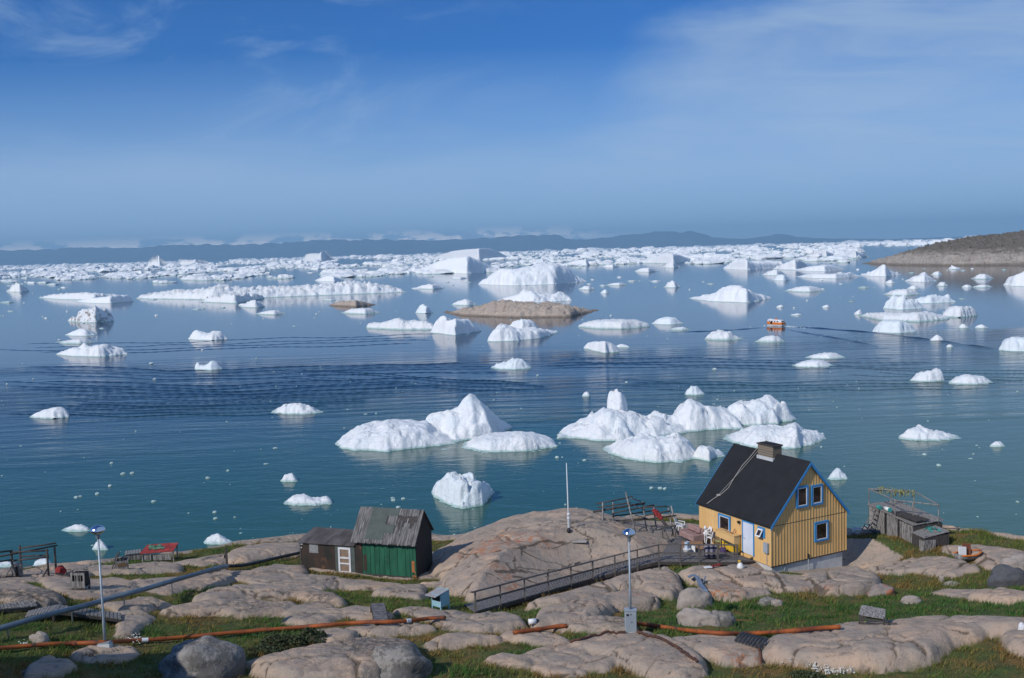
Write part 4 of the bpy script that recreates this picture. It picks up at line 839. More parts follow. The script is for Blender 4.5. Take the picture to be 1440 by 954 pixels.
# far pack: one mass of brash and bergy bits towards the horizon
def lumps(name,items,m):
    V=[];Fq=[]; n=0
    for px,py,w,h in items:
        c=at_z(px,py,0); D=np.linalg.norm(c-CAM); W_=w*D/F/2; Hh=h*D/F; Vd=c[:2]/np.hypot(*c[:2]); Ud=np.array([Vd[1],-Vd[0]]); K=9; dep=W_*rs.uniform(.5,1.1)
        ph=rs.uniform(0,6.28)
        for ring,(r,z) in enumerate(((1,-.1),(.92,.3),(.6,.75))):
            for i in range(K):
                t=2*math.pi*i/K+ph; rr=r*rs.uniform(.75,1.15); zz=z*Hh*rs.uniform(.6,1.35) if z>0 else -.1-Hh*.1
                p=c[:2]+Ud*math.cos(t)*rr*W_+Vd*math.sin(t)*rr*dep; V.append((p[0],p[1],zz))
        p=c[:2]+Ud*rs.uniform(-.3,.3)*W_; V.append((p[0],p[1],Hh))
        for r in range(2):
            for i in range(K):
                a=n+r*K+i; b=n+r*K+(i+1)%K; Fq+=[(a,b,b+K),(a,b+K,a+K)]
        for i in range(K): Fq.append((n+2*K+i,n+2*K+(i+1)%K,n+3*K))
        n+=3*K+1
    return mesh_np(name,V,Fq,m,smooth=False)
it=[]
for k in range(15000):
    px=rs.uniform(-160,1600); hor=374-.0285*px; q=rs.rand()**1.9; dy=1.1+q*27*(1+.35*noise(px*.004,1.7,211)); py=hor+dy
    if px>1205 and dy>9: continue
    if noise(px*.012,dy*.16,221)<-.42+.62*q-.25*(px>650)*(dy<9): continue
    s=(1+dy*.14); w=rs.lognormal(.95,.6)*s*.9; h=min(w*rs.uniform(.08,.3),6)+.3
    it.append((px,py,min(w,46),h*(.75 if dy<3 else 1)))
tag(lumps('pack_ice',it,MT['icefar']),'dense white pack ice and brash reaching to the horizon','pack ice',kind='stuff')
it=[]
for k in range(520):
    px=rs.uniform(0,1440); q=rs.rand(); hor=374-.0285*px; py=hor+40+q**1.3*410
    if py>800 or (noise(px*.01,py*.01,231)<-.1 and rs.rand()<.8): continue
    w=rs.lognormal(.75,.5)*(1.0); it.append((px,py,min(w,7),rs.uniform(.3,1.1)*min(w,4)*.45))
for px,py in [(173,667),(186,666),(155,684),(137,695),(107,700),(112,699),(292,673),(302,721),(303,730),(216,706),(552,701),(553,704),(567,702),(928,687),(916,687),(935,688),(783,644),(822,648),(560,714),(1300,640),(1320,655)]: it.append((px,py,7,2.2))
tag(lumps('brash_ice',it,MT['ice']),'tiny bits of brash ice dotted over the open water','brash ice',kind='stuff')
# ------------------------------------------------------------------ yellow house
HA=R_(27.85); hv=np.array([math.cos(HA),math.sin(HA),0]); hu=np.array([-hv[1],hv[0],0]); Z3=np.array([0,0,1.])
def HW(x,y,z): return HC+hv*x+hu*y+Z3*z
def house():
    Wd,Ln,he,hr=6.05,6.66,2.42,5.76; sl=(hr-he)/(Wd/2)
    t=empty('house',HC,HA,'yellow board house with black felt roof and blue trim on the rocks','house')
    w=MB()
    w.prism([(0,0,0),(Wd,0,0),(Wd,0,he),(Wd/2,0,hr),(0,0,he)],(0,Ln,0))
    # battens on the gable and the front wall
    x=.02
    while x<Wd:
        top=he+sl*min(x,Wd-x)-.06
        for a,b in ((0,2.38),(2.42,top)) if top>2.5 else ((0,top),):
            w.b2((x-.02,-.02,a),(x+.02,.01,b))
        x+=.232
    y=.03
    while y<Ln: w.b2((-.012,y-.02,0),(.01,y+.02,he-.03)); y+=.3
    w.b2((-.03,-.03,0),(.0,.1,he)); w.b2((Wd-.02,-.03,0),(Wd+.02,.08,he))
    w.build('wall',MT['yellow'],t)
    j=MB().b2((0,-.012,2.385),(Wd,.0,2.415)).build('wall_joint',MT['wood_dark'],t)
    f=MB().b2((.12,.1,-2.2),(Wd-.22,Ln-.1,-.03))
    f.build('foundation',MT['conc'],t)
    f=MB().b2((.02,.0,-.07),(Wd,.1,-.0)).build('sill_beam',MT['wood_dark'],t)
    r=MB(); o=.13; e=.13; th=.1
    for s in (0,1):
        X=lambda a:(a if s==0 else Wd-a)
        zl=he-e*sl+.05
        p=[(X(-e),-o,zl),(X(Wd/2),-o,hr+.06),(X(Wd/2),-o,hr+.06+th*1.2),(X(-e),-o,zl+th*1.2)]
        r.prism(p,(0,Ln+2*o,0))
    r.build('roof',MT['tar'],t)
    for s in (0,1):
        X=lambda a:(a if s==0 else Wd-a); zl=he-e*sl
        for yy in (-o-.035,Ln+o+.005):
            MB().prism([(X(-e-.02),yy,zl-.06),(X(Wd/2),yy,hr-.06),(X(Wd/2),yy,hr+.15),(X(-e-.02),yy,zl+.15)],(0,.03,0)).build('bargeboard',MT['blue'],t)
    c=MB().b2((Wd/2-.36,2.72,hr-.5),(Wd/2+.36,4.08,hr+.62)).build('chimney',MT['brick'],t)
    MB().b2((Wd/2-.42,2.66,hr+.62),(Wd/2+.42,4.14,hr+.7)).build('chimney_cap',MT['wood_dark'],c)
    MB().b2((Wd/2-.3,2.8,hr+.7),(Wd/2+.3,4.0,hr+.73)).build('flue',MT['dark'],c)
    MB().b2((Wd/2-.42,2.67,hr-.35),(Wd/2+.42,4.13,hr-.08)).build('flashing',MT['conc'],c)
    def win(kind,a0,a1,z0,z1,tilt=False,inner=None):
        # kind 'g' on the gable (x range), 'f' on the front wall (y range)
        def bx(mb,a,b,c,d,d0,d1): # a..b along, c..d z, depth out d0..d1
            return mb.b2((a,-d1,c),(b,-d0,d)) if kind=='g' else mb.b2((-d1,a,c),(-d0,b,d))
        m=MB(); q=.11
        bx(m,a0,a1,z0,z0+q,.0,.085); bx(m,a0,a1,z1-q,z1,.0,.085); bx(m,a0,a0+q,z0+q,z1-q,.0,.085); bx(m,a1-q,a1,z0+q,z1-q,.0,.085)
        fr=m.build('window',MT['blue'],t)
        m=MB(); a0+=q;a1-=q;z0+=q;z1-=q; q=.05
        bx(m,a0,a1,z0,z0+q,.01,.07); bx(m,a0,a1,z1-q,z1,.01,.07); bx(m,a0,a0+q,z0+q,z1-q,.01,.07); bx(m,a1-q,a1,z0+q,z1-q,.01,.07)
        m.build('sash',MT['white'],fr)
        bx(MB(),a0+q,a1-q,z0+q,z1-q,.012,.045).build('pane',MT['glass'],fr)
        return fr
    win('g',1.93,2.88,3.21,4.52); win('g',3.13,4.06,3.2,4.44); win('g',3.4,4.52,.92,2.14)
    fw=win('f',3.56,4.69,1.1,2.2)
    MB().b2((-.03,3.72,1.28),(-.026,3.86,1.5)).build('window_ornament',MT['white'],fw)
    # small casement, opened outwards at the bottom
    m=MB().b2((-.05,.49,1.58),(0,1.12,2.2)).build('window',MT['blue'],t)
    m2=MB(); tl=math.tan(R_(32))
    def tb(a,b,c,d,k=.04):
        P=[]
        for off in (0,k):
            for (yy,zz) in ((a,c),(b,c),(b,d),(a,d)): P.append((-.06-(2.1-zz)*tl-off,yy,zz))
        return P
    m2=MB(); q=.07
    for a,b,c,d in ((.6,1.02,1.68,1.68+q),(.6,1.02,2.1-q,2.1),(.6,.6+q,1.68+q,2.1-q),(1.02-q,1.02,1.68+q,2.1-q)): m2.hexa(tb(a,b,c,d))
    m2.build('open_sash',MT['white'],m); MB().hexa(tb(.67,.95,1.75,2.03,.02)).build('pane',MT['glass'],m)
    m=MB().b2((-.05,1.44,.22),(0,1.52,2.26)).b2((-.05,2.42,.22),(0,2.5,2.26)).b2((-.05,1.52,2.18),(0,2.42,2.26)); fr=m.build('door_frame',MT['blue'],t)
    d=MB().b2((-.035,1.52,.27),(0,2.42,2.18)).build('door',MT['door'],t)
    MB().tube([(-.06,2.32,1.2),(-.09,2.32,1.2),(-.09,2.2,1.2)],.015,6).build('handle',MT['metal'],d)
    MB().b2((-.16,.16,.76),(-.012,.52,1.36)).build('meter_box',MT['cabinet'],t)
    MB().tube([(-.04,.34,.76),(-.04,.34,.05)],.02,6).build('conduit',MT['cabinet'],t)
    MB().lathe([(.03,.02),(.09,0),(.1,-.05),(.05,-.16)],(-.12,2.72,2.14),10).build('wall_lamp',MT['blackpipe'],t)
    MB().tube([(2.88,-.05,.3),(2.88,-.05,-1.2)],.025,6).tube([(1.1,-.02+.08,0),(1.1,.07,-1.0)],.03,6).build('drain_pipe',MT['cabinet'],t)
    MB().tube([(2.88,-.05,.02),(2.88,-.05,.3)],.05,8).build('vent_pipe',MT['blackpipe'],t)
    # guy rope lying over the roof
    def rp(x,y): return (x,y,he+sl*x+.24+.02*math.sin(y*9+x*5))
    r=MB().tube([(Wd/2+.3,4.5,hr+.12)]+[rp(x,y) for x,y in ((2.99,4.54),(2.5,4.68),(2.04,4.85),(1.4,4.86),(.9,4.84),(.6,5.05),(.41,5.26),(.25,5.45),(-.02,5.68),(-.1,5.75))],.022,5)
    r.tube([rp(x,y) for x,y in ((2.95,4.3),(2.3,4.52),(1.3,4.9),(.45,5.28))],.014,5)
    r.lathe([(.03,-.03),(.16,.0),(.12,.05),(.03,.07)],rp(.45,5.25),8); r.build('rope',MT['rope'],t)
house()
# ------------------------------------------------------------------ old green shed with annex
SH=at_d(586.7,813.3,62); SA=R_(-17.44)
def shed():
    t=empty('shed',SH,SA,'old green shed with a patched grey board roof and a rusty lean-to','shed')
    W_,Ln,he,hr=2.5,4.08,2.38,3.76; sl=(hr-he)/(W_/2)
    w=MB().prism([(0,0,-.3),(0,W_,-.3),(0,W_,he),(0,W_/2,hr),(0,0,he)],(-Ln,0,0))
    w.build('wall',MT['black'],t)
    x=-3.56; i=0
    while x<-.02: # green planking with gaps, each plank slightly proud or worn
        wd=[.2,.33,.3,.3,.34,.34,.52,.52,.3][i%9]; b=min(x+wd,-.02)
        k=MB().b2((x+.012,-.03-.008*(i%2),.06),(b-.012,0,he-.34)); k.build('plank',MT['green'],t); x=b; i+=1
    MB().b2((-.3,-.046,.35),(-.12,-.038,1.05)).b2((-.28,-.046,.07),(-.02,-.04,.17)).b2((-.12,-.045,.25),(-.08,-.038,.4)).build('bare_patch',mat('bare_orange_wood',(.42,.15,.05),(.3,.11,.04),6,.8,.2),t)
    MB().b2((-3.5,-.046,.25),(-3.28,-.038,1.25)).build('rust_patch',MT['rustwall'],t)
    MB().b2((-4.08,-.03,.0),(-3.57,0,he-.36)).build('tarred_panel',MT['rustwall'],t)
    MB().b2((-3.6,-.05,he-.36),(.02,.0,he-.3)).build('eave_board',MT['wood'],t)
    MB().b2((-4.1,-.05,-.12),(.05,.05,.05)).build('base_beam',MT['wood_dark'],t)
    MB().b2((-1.93,-.05,.98),(-1.89,-.03,1.04)).build('latch',MT['metal'],t)
    r=MB(); th=.07; o=.1; e=.32
    p=[(o,-e,he-e*sl+.02),(o,W_/2,hr+.02),(o,W_/2,hr+.02+th),(o,-e,he-e*sl+.02+th)]; r.prism(p,(-Ln-.2,0,0))
    p=[(o,W_+e*.6,he-e*.6*sl+.02),(o,W_/2,hr+.02),(o,W_/2,hr+.02+th),(o,W_+e*.6,he-e*.6*sl+.02+th)]; r.prism(p,(-Ln-.2,0,0))
    # loose boards of the roof
    rf=r.build('roof',MT['wood_dark'],t)
    random.seed(3); b=MB(); x=-Ln-.1
    def rz_(y): return he+sl*y+.02+th*1.25
    while x<.08:
        wd=random.uniform(.1,.17); x1=min(x+wd,.1); y0=-e-random.uniform(0,.06); 
        segs=[(y0,W_/2)]
        if -3.42<x<-2.12: segs=[(y0,-.2)]
        elif -2.12<=x<-1.5: segs=[(y0,.12),(.5,.9)] if x<-1.55 else [(y0,.52),(.6,.9)]
        elif -1.5<=x: segs=[(y0,random.uniform(.2,.9)),(random.uniform(.92,.98),W_/2)] if x<-.2 else [(y0,W_/2)]
        for a,c in segs:
            l=random.uniform(0,.025); b.hexa([(x,a,rz_(a)-.03),(x1-.012,a,rz_(a)-.03),(x1-.012,c,rz_(c)-.03),(x,c,rz_(c)-.03),(x,a,rz_(a)+l),(x1-.012,a,rz_(a)+l),(x1-.012,c,rz_(c)+l),(x,c,rz_(c)+l)])
        x=x1
    b.build('roof_boards',MT['roofwood'],rf)
    b=MB()
    def patch(x0,x1,a,c,d=.012): b.hexa([(x0,a,rz_(a)-.03),(x1,a,rz_(a)-.03),(x1,c,rz_(c)-.03),(x0,c,rz_(c)-.03),(x0,a,rz_(a)+d),(x1,a,rz_(a)+d),(x1,c,rz_(c)+d),(x0,c,rz_(c)+d)])
    patch(-3.42,-2.12,-.19,.12); patch(-3.42,-1.56,.125,.5); patch(-3.42,-2.2,.505,.89); patch(-3.42,-1.5,.895,W_/2)
    b.build('felt_patch',MT['dkgreen'],rf)
    MB().tube([(-4.05,.9,2.4),(-4.05,.9,3.3)],.06,8).build('stove_pipe',MT['blackpipe'],t)
    # lean-to
    a=MB().prism([(-7.83,0,-.35),(-7.83,2.0,-.35),(-7.83,2.0,2.02),(-7.83,0,1.78)],(3.75,0,0)).build('annex_wall',MT['rustwall'],t)
    MB().b2((-5.42,-.03,-.1),(-5.22,0,1.76)).b2((-4.34,-.03,-.1),(-4.09,0,1.76)).b2((-5.22,-.03,1.62),(-4.34,0,1.76)).build('grey_boards',MT['dkgreen'],t)
    rr=MB(); x=-8.0
    random.seed(5)
    while x<-4.06:
        x1=min(x+random.uniform(.4,.62),-4.05); d=random.uniform(0,.02); s=.35
        rr.hexa([(x,-.15,1.74),(x1-.01,-.15,1.74),(x1-.01+.0,2.15,2.03),(x,2.15,2.03),(x,-.15,1.79+d),(x1-.01,-.15,1.79+d),(x1-.01,2.15,2.09+d),(x,2.15,2.09+d)]); x=x1
    rr.build('annex_roof',mat('old_roof_sheets',(.15,.135,.13),(.06,.05,.047),1.6,.8,.3,(1,.3,1)),t)
    d=MB()
    for a_,b_,c_,e_ in ((-5.2,-5.08,-.02,1.6),(-4.48,-4.36,-.02,1.6),(-5.08,-4.48,1.48,1.6),(-5.08,-4.48,.9,1.0),(-5.08,-4.48,.55,.63),(-5.08,-4.48,-.02,.1)): d.b2((a_,-.07,c_),(b_,-.0,e_))
    dd=d.build('door',MT['white'],t)
    MB().b2((-5.08,-.03,.1),(-4.48,-.005,.55)).b2((-5.08,-.03,.63),(-4.48,-.005,.9)).b2((-5.08,-.03,1.0),(-4.48,-.005,1.48)).build('door_panel',mat('bare_plywood',(.28,.2,.14),(.2,.14,.1),3,.8,.1),dd)
    MB().b2((-7.2,-.025,1.12),(-6.58,-.0,1.68)).build('window_board',mat('grey_window_sheet',(.3,.31,.31),(.18,.19,.19),6,.6,.1),t)
    MB().b2((-7.8,-.03,1.6),(-7.66,-.0,1.68)).b2((-7.8,-.03,1.38),(-7.72,-.0,1.44)).build('sign_plate',MT['white'],t)
    MB().b2((-7.86,-.03,-.35),(-7.78,.02,1.78)).build('corner_post',MT['wood_dark'],t)
shed()
# ------------------------------------------------------------------ boardwalk ramp and terrace
def deck():
    t=empty('boardwalk',at_z(927,783,ZD),0,'grey plank ramp and terrace with railings leading to the yellow house','boardwalk'); o0=np.array(t.location)
    A=TA; B=TB; C=TC; Dq=TD; B2=TB2
    # terrace
    m=MB().planks(A-o0,B2-o0,(B2+(C-B2)*1.0)-o0,Dq-o0,26,.05,.12,.004)
    m.hexa([p-o0-Z3*.05 for p in (B2,B,C,C-hu*.05)]+[p-o0 for p in (B2,B,C,C-hu*.05)])
    m.build('deck_boards',MT['deck'],t)
    # ramp: lower end on the rock, upper end at the terrace
    P0=RP0; P1=RP1; E1=RE1; Mq=RM0; Mq2=RM1
    m=MB(); 
    for a,b,c,d,n in ((P0,P1,Mq2,Mq,44),(Mq,Mq2,E1,A,24)):
        m.planks(a-o0,b-o0,c-o0,d-o0,n,.05,.16,.006)
    m.build('ramp_boards',MT['deck'],t)
    for a,b in ((P0,Mq),(Mq,A),(P1,Mq2),(Mq2,E1),(A,B2),(B2,B),(Dq,C)): MB().beam(a-o0-Z3*.14,b-o0-Z3*.14,.06,.17).build('stringer',MT['wood_dark'],t)
    # railing
    tops=[(669,838),(704,827.4),(738,816.5),(771,805.9),(803.4,795),(834,784.3),(865,777.7),(896.8,772.5),(926.7,767),(957,767.5),(983,768.5),(1009.6,769.4),(1037.4,770.4)]
    path=[P0,Mq,A,B2]; cum=[0]
    for a,b in zip(path[:-1],path[1:]): cum.append(cum[-1]+np.linalg.norm(b-a))
    def project(p):
        c=RM.T@(p-CAM); return 720+F*c[0]/-c[2],477-F*c[1]/-c[2]
    ss=np.linspace(0,cum[-1],900); pts=np.array([[np.interp(s_,cum,[q[k] for q in path]) for k in range(3)] for s_ in ss]); pxs=np.array([project(p)[0] for p in pts])
    base=[]; tp=[]
    for px,_ in tops:
        p=pts[int(np.argmin(np.abs(pxs-px)))].copy(); base.append(p); tp.append(p+Z3*.97)
    for p,q in zip(base,tp):
        g=float(gz(p[0],p[1])); MB().beam((p[0]-o0[0],p[1]-o0[1],min(g,p[2]-.2)-o0[2]-.05),q-o0,.085).build('post',MT['rail'],t)
    r=MB(); r2=MB()
    for i in range(len(tp)-1):
        r.beam(tp[i]-o0+Z3*.02,tp[i+1]-o0+Z3*.02,.1,.06); r2.beam((base[i]+tp[i])/2-o0,(base[i+1]+tp[i+1])/2-o0,.04,.1)
    a=tp[0]-o0+Z3*.02; d=(tp[0]-tp[1]); r.beam(a+d*.15,a,.1,.06)
    r.build('hand_rail',MT['rail'],t); r2.build('middle_rail',MT['rail'],t)
    # left end railing of the terrace, falling slack over the rock
    q=[at_z(933,752,ZD),at_z(943,757,ZD)]
    m=MB(); a=at_z(932,757,ZD); b=at_z(942,764,ZD); m.beam(a-o0,a-o0+Z3*.85,.09); m.beam(a-o0+Z3*.8,b-o0+Z3*.15,.08); m.beam(a-o0+Z3*.05,at_z(952,765.5,ZD)-o0+Z3*.02,.08)
    a=at_z(950,757,ZD); m.beam(a-o0,a-o0+Z3*.85,.09); m.beam(a-o0+Z3*.83,a-o0+Z3*.83+hv*(-1.2),.1,.08); m.build('side_rail',MT['rail'],t)
    # dark supports under the terrace
    m=MB()
    for k in range(7):
        p=A+(B2-A)*(k+.3)/7+ (C-B)/np.linalg.norm(C-B)*1.2; m.beam((p[0]-o0[0],p[1]-o0[1],float(gz(p[0],p[1]))-o0[2]-.1),p-o0-Z3*.06,.1)
    for k in range(5):
        f=(k+.5)/5; a=A+(Dq-A)*f; b=B2+(C-B2)*f; m.beam(a-o0-Z3*.13,b-o0-Z3*.13,.06,.15)
    m.build('support',MT['wood_dark'],t)
deck()
# ------------------------------------------------------------------ lamps, flagpole
def lamp(px,yb,yt,label,cab):
    g,h=up(px,yb,yt); t=empty('street_lamp',g,0,label,'street lamp')
    z0=0
    if cab:
        c=MB().box((0,0,.52),(.5,.36,.96)).build('cabinet',MT['cabinet'],t,bevel=.015); MB().box((0,0,1.01),(.54,.4,.03)).build('cabinet_lid',MT['cabinet'],c)
        MB().box((-.15,-.19,.82),(.1,.02,.08)).box((.0,-.19,.84),(.04,.02,.04)).build('meter_window',MT['dark'],c); MB().box((.02,-.19,.5),(.1,.02,.02)).build('handle',MT['metal'],c)
        MB().box((0,0,-.1),(.46,.34,.3)).build('plinth',MT['conc'],t); z0=1.0
    else:
        MB().box((0,0,-.02),(.5,.42,.3)).build('plinth',MT['conc'],t); MB().box((0,0,.16),(.42,.36,.05)).build('base_plate',MT['pole'],t); z0=.15
    MB().tube([(0,0,z0),(0,0,z0+.9),(0,0,z0+.95),(0,0,h-.25)],[.062,.06,.045,.04],10).build('pole',MT['pole'],t,smooth=True)
    hd=MB().lathe([(.06,-.36),(.085,-.34),(.085,-.2),(.1,-.18)],(0,0,h),12).build('lamp_socket',MT['pole'],t,smooth=True)
    MB().lathe([(.1,-.18),(.22,-.1),(.3,-.02),(.3,.02),(.24,.12),(.12,.19),(.01,.21)],(0,0,h),20).build('lamp_head',MT['chrome'],t,smooth=True)
lamp(148,909,770,'grey street lamp with a round metal head beside the small left boardwalk',False)
lamp(887,889,764,'grey street lamp with a grey electric cabinet at its foot in front of the ramp',True)
def flag():
    g,h=up(800,742,655); t=empty('flagpole',g,0,'bare white flagpole on top of the granite dome','flagpole')
    MB().tube([(0,0,-.1),(-.02,0,h*.3),(-.06,0,h)],[.05,.042,.025],8).build('pole',MT['white'],t,smooth=True)
    for z in (.55,.8): MB().lathe([(.06,.0),(.11,.03),(.11,.1),(.06,.14)],(0,0,z),10).build('clamp',MT['white'],t,smooth=True)
    MB().tube([(0,0,0),(0,0,.75)],.085,8).build('foot',MT['conc'],t)
flag()
# ------------------------------------------------------------------ pipes
def pipe(name,pts,r,m,label,cat,joints=(),supports=(),lift=.1,bands=()):
    P=[]
    for i in range(len(pts)-1):
        a,b=pts[i],pts[i+1]; n=max(2,int(abs(b[0]-a[0])/6))
        for k in range(n):
            f=k/n; P.append([a[j]+(b[j]-a[j])*f for j in range(3)])
    P.append(list(pts[-1])); W3=[]
    for px,py,yb in P:
        g=G(px,yb); D=np.linalg.norm(g-CAM); h=(yb-py)*D/F/math.sqrt(1-((CAMH-g[2])/D)**2); W3.append(g+Z3*h)
    W3=np.array(W3)
    for _ in range(6): W3[1:-1]=W3[1:-1]*.5+(W3[:-2]+W3[2:])*.25
    for p in W3: p[2]=max(p[2],float(gz(p[0],p[1]))+lift)
    for _ in range(3): W3[1:-1]=W3[1:-1]*.5+(W3[:-2]+W3[2:])*.25
    o0=W3[0]; t=empty(name,o0,0,label,cat)
    MB().tube([p-o0 for p in W3],r,10).build('pipe_run',m,t,smooth=True)
    for f in joints:
        i=int(f*(len(W3)-1)); i=min(max(i,1),len(W3)-2); d=W3[i+1]-W3[i]; d/=np.linalg.norm(d); MB().tube([W3[i]-o0-d*.12,W3[i]-o0+d*.12],r*1.12,10).build('joint_sleeve',m,t,smooth=False)
    for f in bands:
        i=int(f*(len(W3)-1)); d=W3[i+1]-W3[i]; d/=np.linalg.norm(d); MB().tube([W3[i]-o0-d*.13,W3[i]-o0+d*.13],r*1.06,10).build('white_tape',MT['white'],t)
    for f in supports:
        i=int(f*(len(W3)-1)); p=W3[i]; g=float(gz(p[0],p[1])); MB().tube([(p[0]-o0[0],p[1]-o0[1],g-o0[2]-.2),(p[0]-o0[0],p[1]-o0[1],p[2]-o0[2])],.035,6).build('support_leg',MT['metal'],t)
    return W3
def yb(l,d): return [(x,y,y+d) for x,y in l]
pipe('pipe',yb([(-120,922),(-40,917),(0,914),(60,908),(110,906),(180,903),(240,899),(300,894),(340,890),(400,885),(460,880),(520,875.5),(555,876),(600,872),(626,869)],5),.088,MT['orange'],'long rusty orange pipe running from the left edge past the lamp foot','pipe',(.12,.3,.47,.62,.78,.9),(.44,.5,.6,.95),.12,(.44,.935))
pipe('pipe',yb([(722,891),(745,888),(775,884.5),(798,881.5)],3),.09,MT['orange'],'short orange pipe piece lying between rocks below the ramp','pipe',(.5,),(),.1)
pipe('pipe',yb([(890,877),(920,881),(950,885),(985,890),(1030,892.5),(1080,891),(1130,887),(1182,883)],4),.09,MT['orange'],'orange pipe running right from the lamp cabinet into the long smooth rock','pipe',(.12,.33,.62,.8),(.3,),.11)
pipe('pipe',[(-120,915,928),(-40,897,911),(0,888,902),(60,871,889),(120,855,871),(200,833,850),(260,814.5,829),(310,799.5,811),(320,797,805)],.12,MT['bluepipe'],'raised blue grey pipe crossing the rocks on thin legs','pipe',(.22,.42,.6,.8,.97),(.3,.5,.68,.83),.2)
pipe('pipe',[(320,797,803),(340,797.5,802),(360,792,797),(390,785,789),(424,779.5,784)],.1,MT['blackpipe'],'black pipe leading from the blue grey pipe to the shed annex','pipe',(),(.2,.5,.75),.12)
g,h=up(319.5,802,773); t=empty('post',g,0,'dark wooden post where the blue grey pipe meets the black pipe','post')
MB().beam((0,0,-.1),(0,0,h),.11).build('stake',MT['wood_dark'],t); MB().box((-.04,-.02,h*.6),(.2,.06,.22)).build('bracket',MT['blackpipe'],t)
def cable(pts,r,m,label):
    W3=[G(*p)+Z3*r for p in pts]; P=[]
    for a,b in zip(W3[:-1],W3[1:]):
        for k in range(10):
            q=a+(b-a)*k/10; q[2]=float(gz(q[0],q[1]))+r*1.5; P.append(q)
    P=np.array(P); o0=P[0]
    o=MB().tube([p-o0 for p in P],r,6).build('cable',m,None,smooth=True,loc=o0); return tag(o,label,'cable')
cable([(896,893),(915,897),(935,904),(955,914),(968,926),(982,940)],.06,MT['rust'],'rusty cable conduit running from the cabinet down to the right over rock')
cable([(880,892),(858,892),(835,896),(815,903),(800,908)],.05,MT['rust'],'rusty cable conduit running left from the cabinet beside the grass')
# ------------------------------------------------------------------ small things ashore
def face(px,py): # rotation so that local -y looks at the camera
    return math.atan2(*(-at_d(px,py,50)[:2]))*-1+math.pi if False else -math.atan2(at_d(px,py,50)[0],at_d(px,py,50)[1])
def bluebox():
    g=G(620,857); t=empty('hutch',g,R_(-38),'small light blue wooden box on legs with a slanted lid flap','box')
    w,d,h=.62,.66,.62
    MB().b2((-w/2,-d/2,.22),(w/2,d/2,.22+h)).prism([(-w/2,-d/2,.22+h),(-w/2,d/2,.22+h),(-w/2,d/2,.36+h)],(w,0,0)).build('box_body',MT['ltblue'],t)
    for x in (-1,1):
        for y in (-1,1): MB().box((x*(w/2-.03),y*(d/2-.03),.08),(.06,.06,.36)).build('leg',MT['ltblue'],t)
    MB().hexa([(-w/2-.05,-d/2-.42,.24+h),(w/2+.03,-d/2-.42,.24+h),(w/2+.03,d/2-.1,.34+h),(-w/2-.05,d/2-.1,.34+h)]+[(-w/2-.05,-d/2-.42,.27+h),(w/2+.03,-d/2-.42,.27+h),(w/2+.03,d/2-.1,.37+h),(-w/2-.05,d/2-.1,.37+h)]).build('lid',mat('reddish_lid',(.36,.24,.2),(.3,.42,.46),4,.7,.1),t)
    MB().b2((-w/2+.06,-d/2-.01,.52),(w/2-.06,-d/2+.01,.2+h)).build('opening',MT['dark'],t)
bluebox()
def steps():
    a,b,c,d=G(528,881),G(547,878),G(541,861),G(522,862); o0=a
    t=empty('plank_steps',o0,0,'grey plank ramp laid across the orange pipe left of the blue box','steps'); u=.32
    A,B,C,D=[p-o0+Z3*k for p,k in ((a,.06),(b,.06),(c,.45),(d,.45))]
    MB().planks(A,B,C,D,9,.04,.1,.006).build('planks',MT['deck'],t)
    [MB().beam(p-Z3*.1,q-Z3*.1,.05,.16).build('stringer',MT['wood_dark'],t) for p,q in ((A,D),(B,C))]
    [MB().beam(p-Z3*.5,p-Z3*.1,.07).build('leg',MT['wood_dark'],t) for p in (C,D)]
steps()
def walk(label,secs,n,legs=()):
    o0=secs[0][0]; t=empty('boardwalk',o0,0,label,'boardwalk'); m=MB(); s=MB()
    for (a,b),(c,d),k in zip(secs[:-1],secs[1:],n):
        m.planks(a-o0,b-o0,d-o0,c-o0,k,.05,.18,.012); [MB().beam(p-o0-Z3*.1,q-o0-Z3*.1,.06,.12).build('stringer',MT['wood_dark'],t) for p,q in ((a,c),(b,d))]
    m.build('planks',MT['wood'],t)
    for p in legs: MB().beam((p[0]-o0[0],p[1]-o0[1],float(gz(p[0],p[1]))-o0[2]-.1),p-o0-Z3*.08,.1).build('leg',MT['wood_dark'],t)
a,b=G(35,876)+Z3*.25,G(40,866)+Z3*.2; c,d=G(76,876)+Z3*.55,G(82,864)+Z3*.45; e,f=G(171,874)+Z3*.12,G(170,867)+Z3*.1
walk('small grey plank bridge bent over the blue grey pipe beside the left lamp',[(a,b),(c,d),(e,f)],(9,17),(a,c))
a,b=G(-30,868)+Z3*.25,G(-30,862)+Z3*.25; c,d=G(53,860)+Z3*.25,G(48,853)+Z3*.25
walk('short straight grey plank walkway at the left picture edge',[(a,b),(c,d)],(16,),(c,))
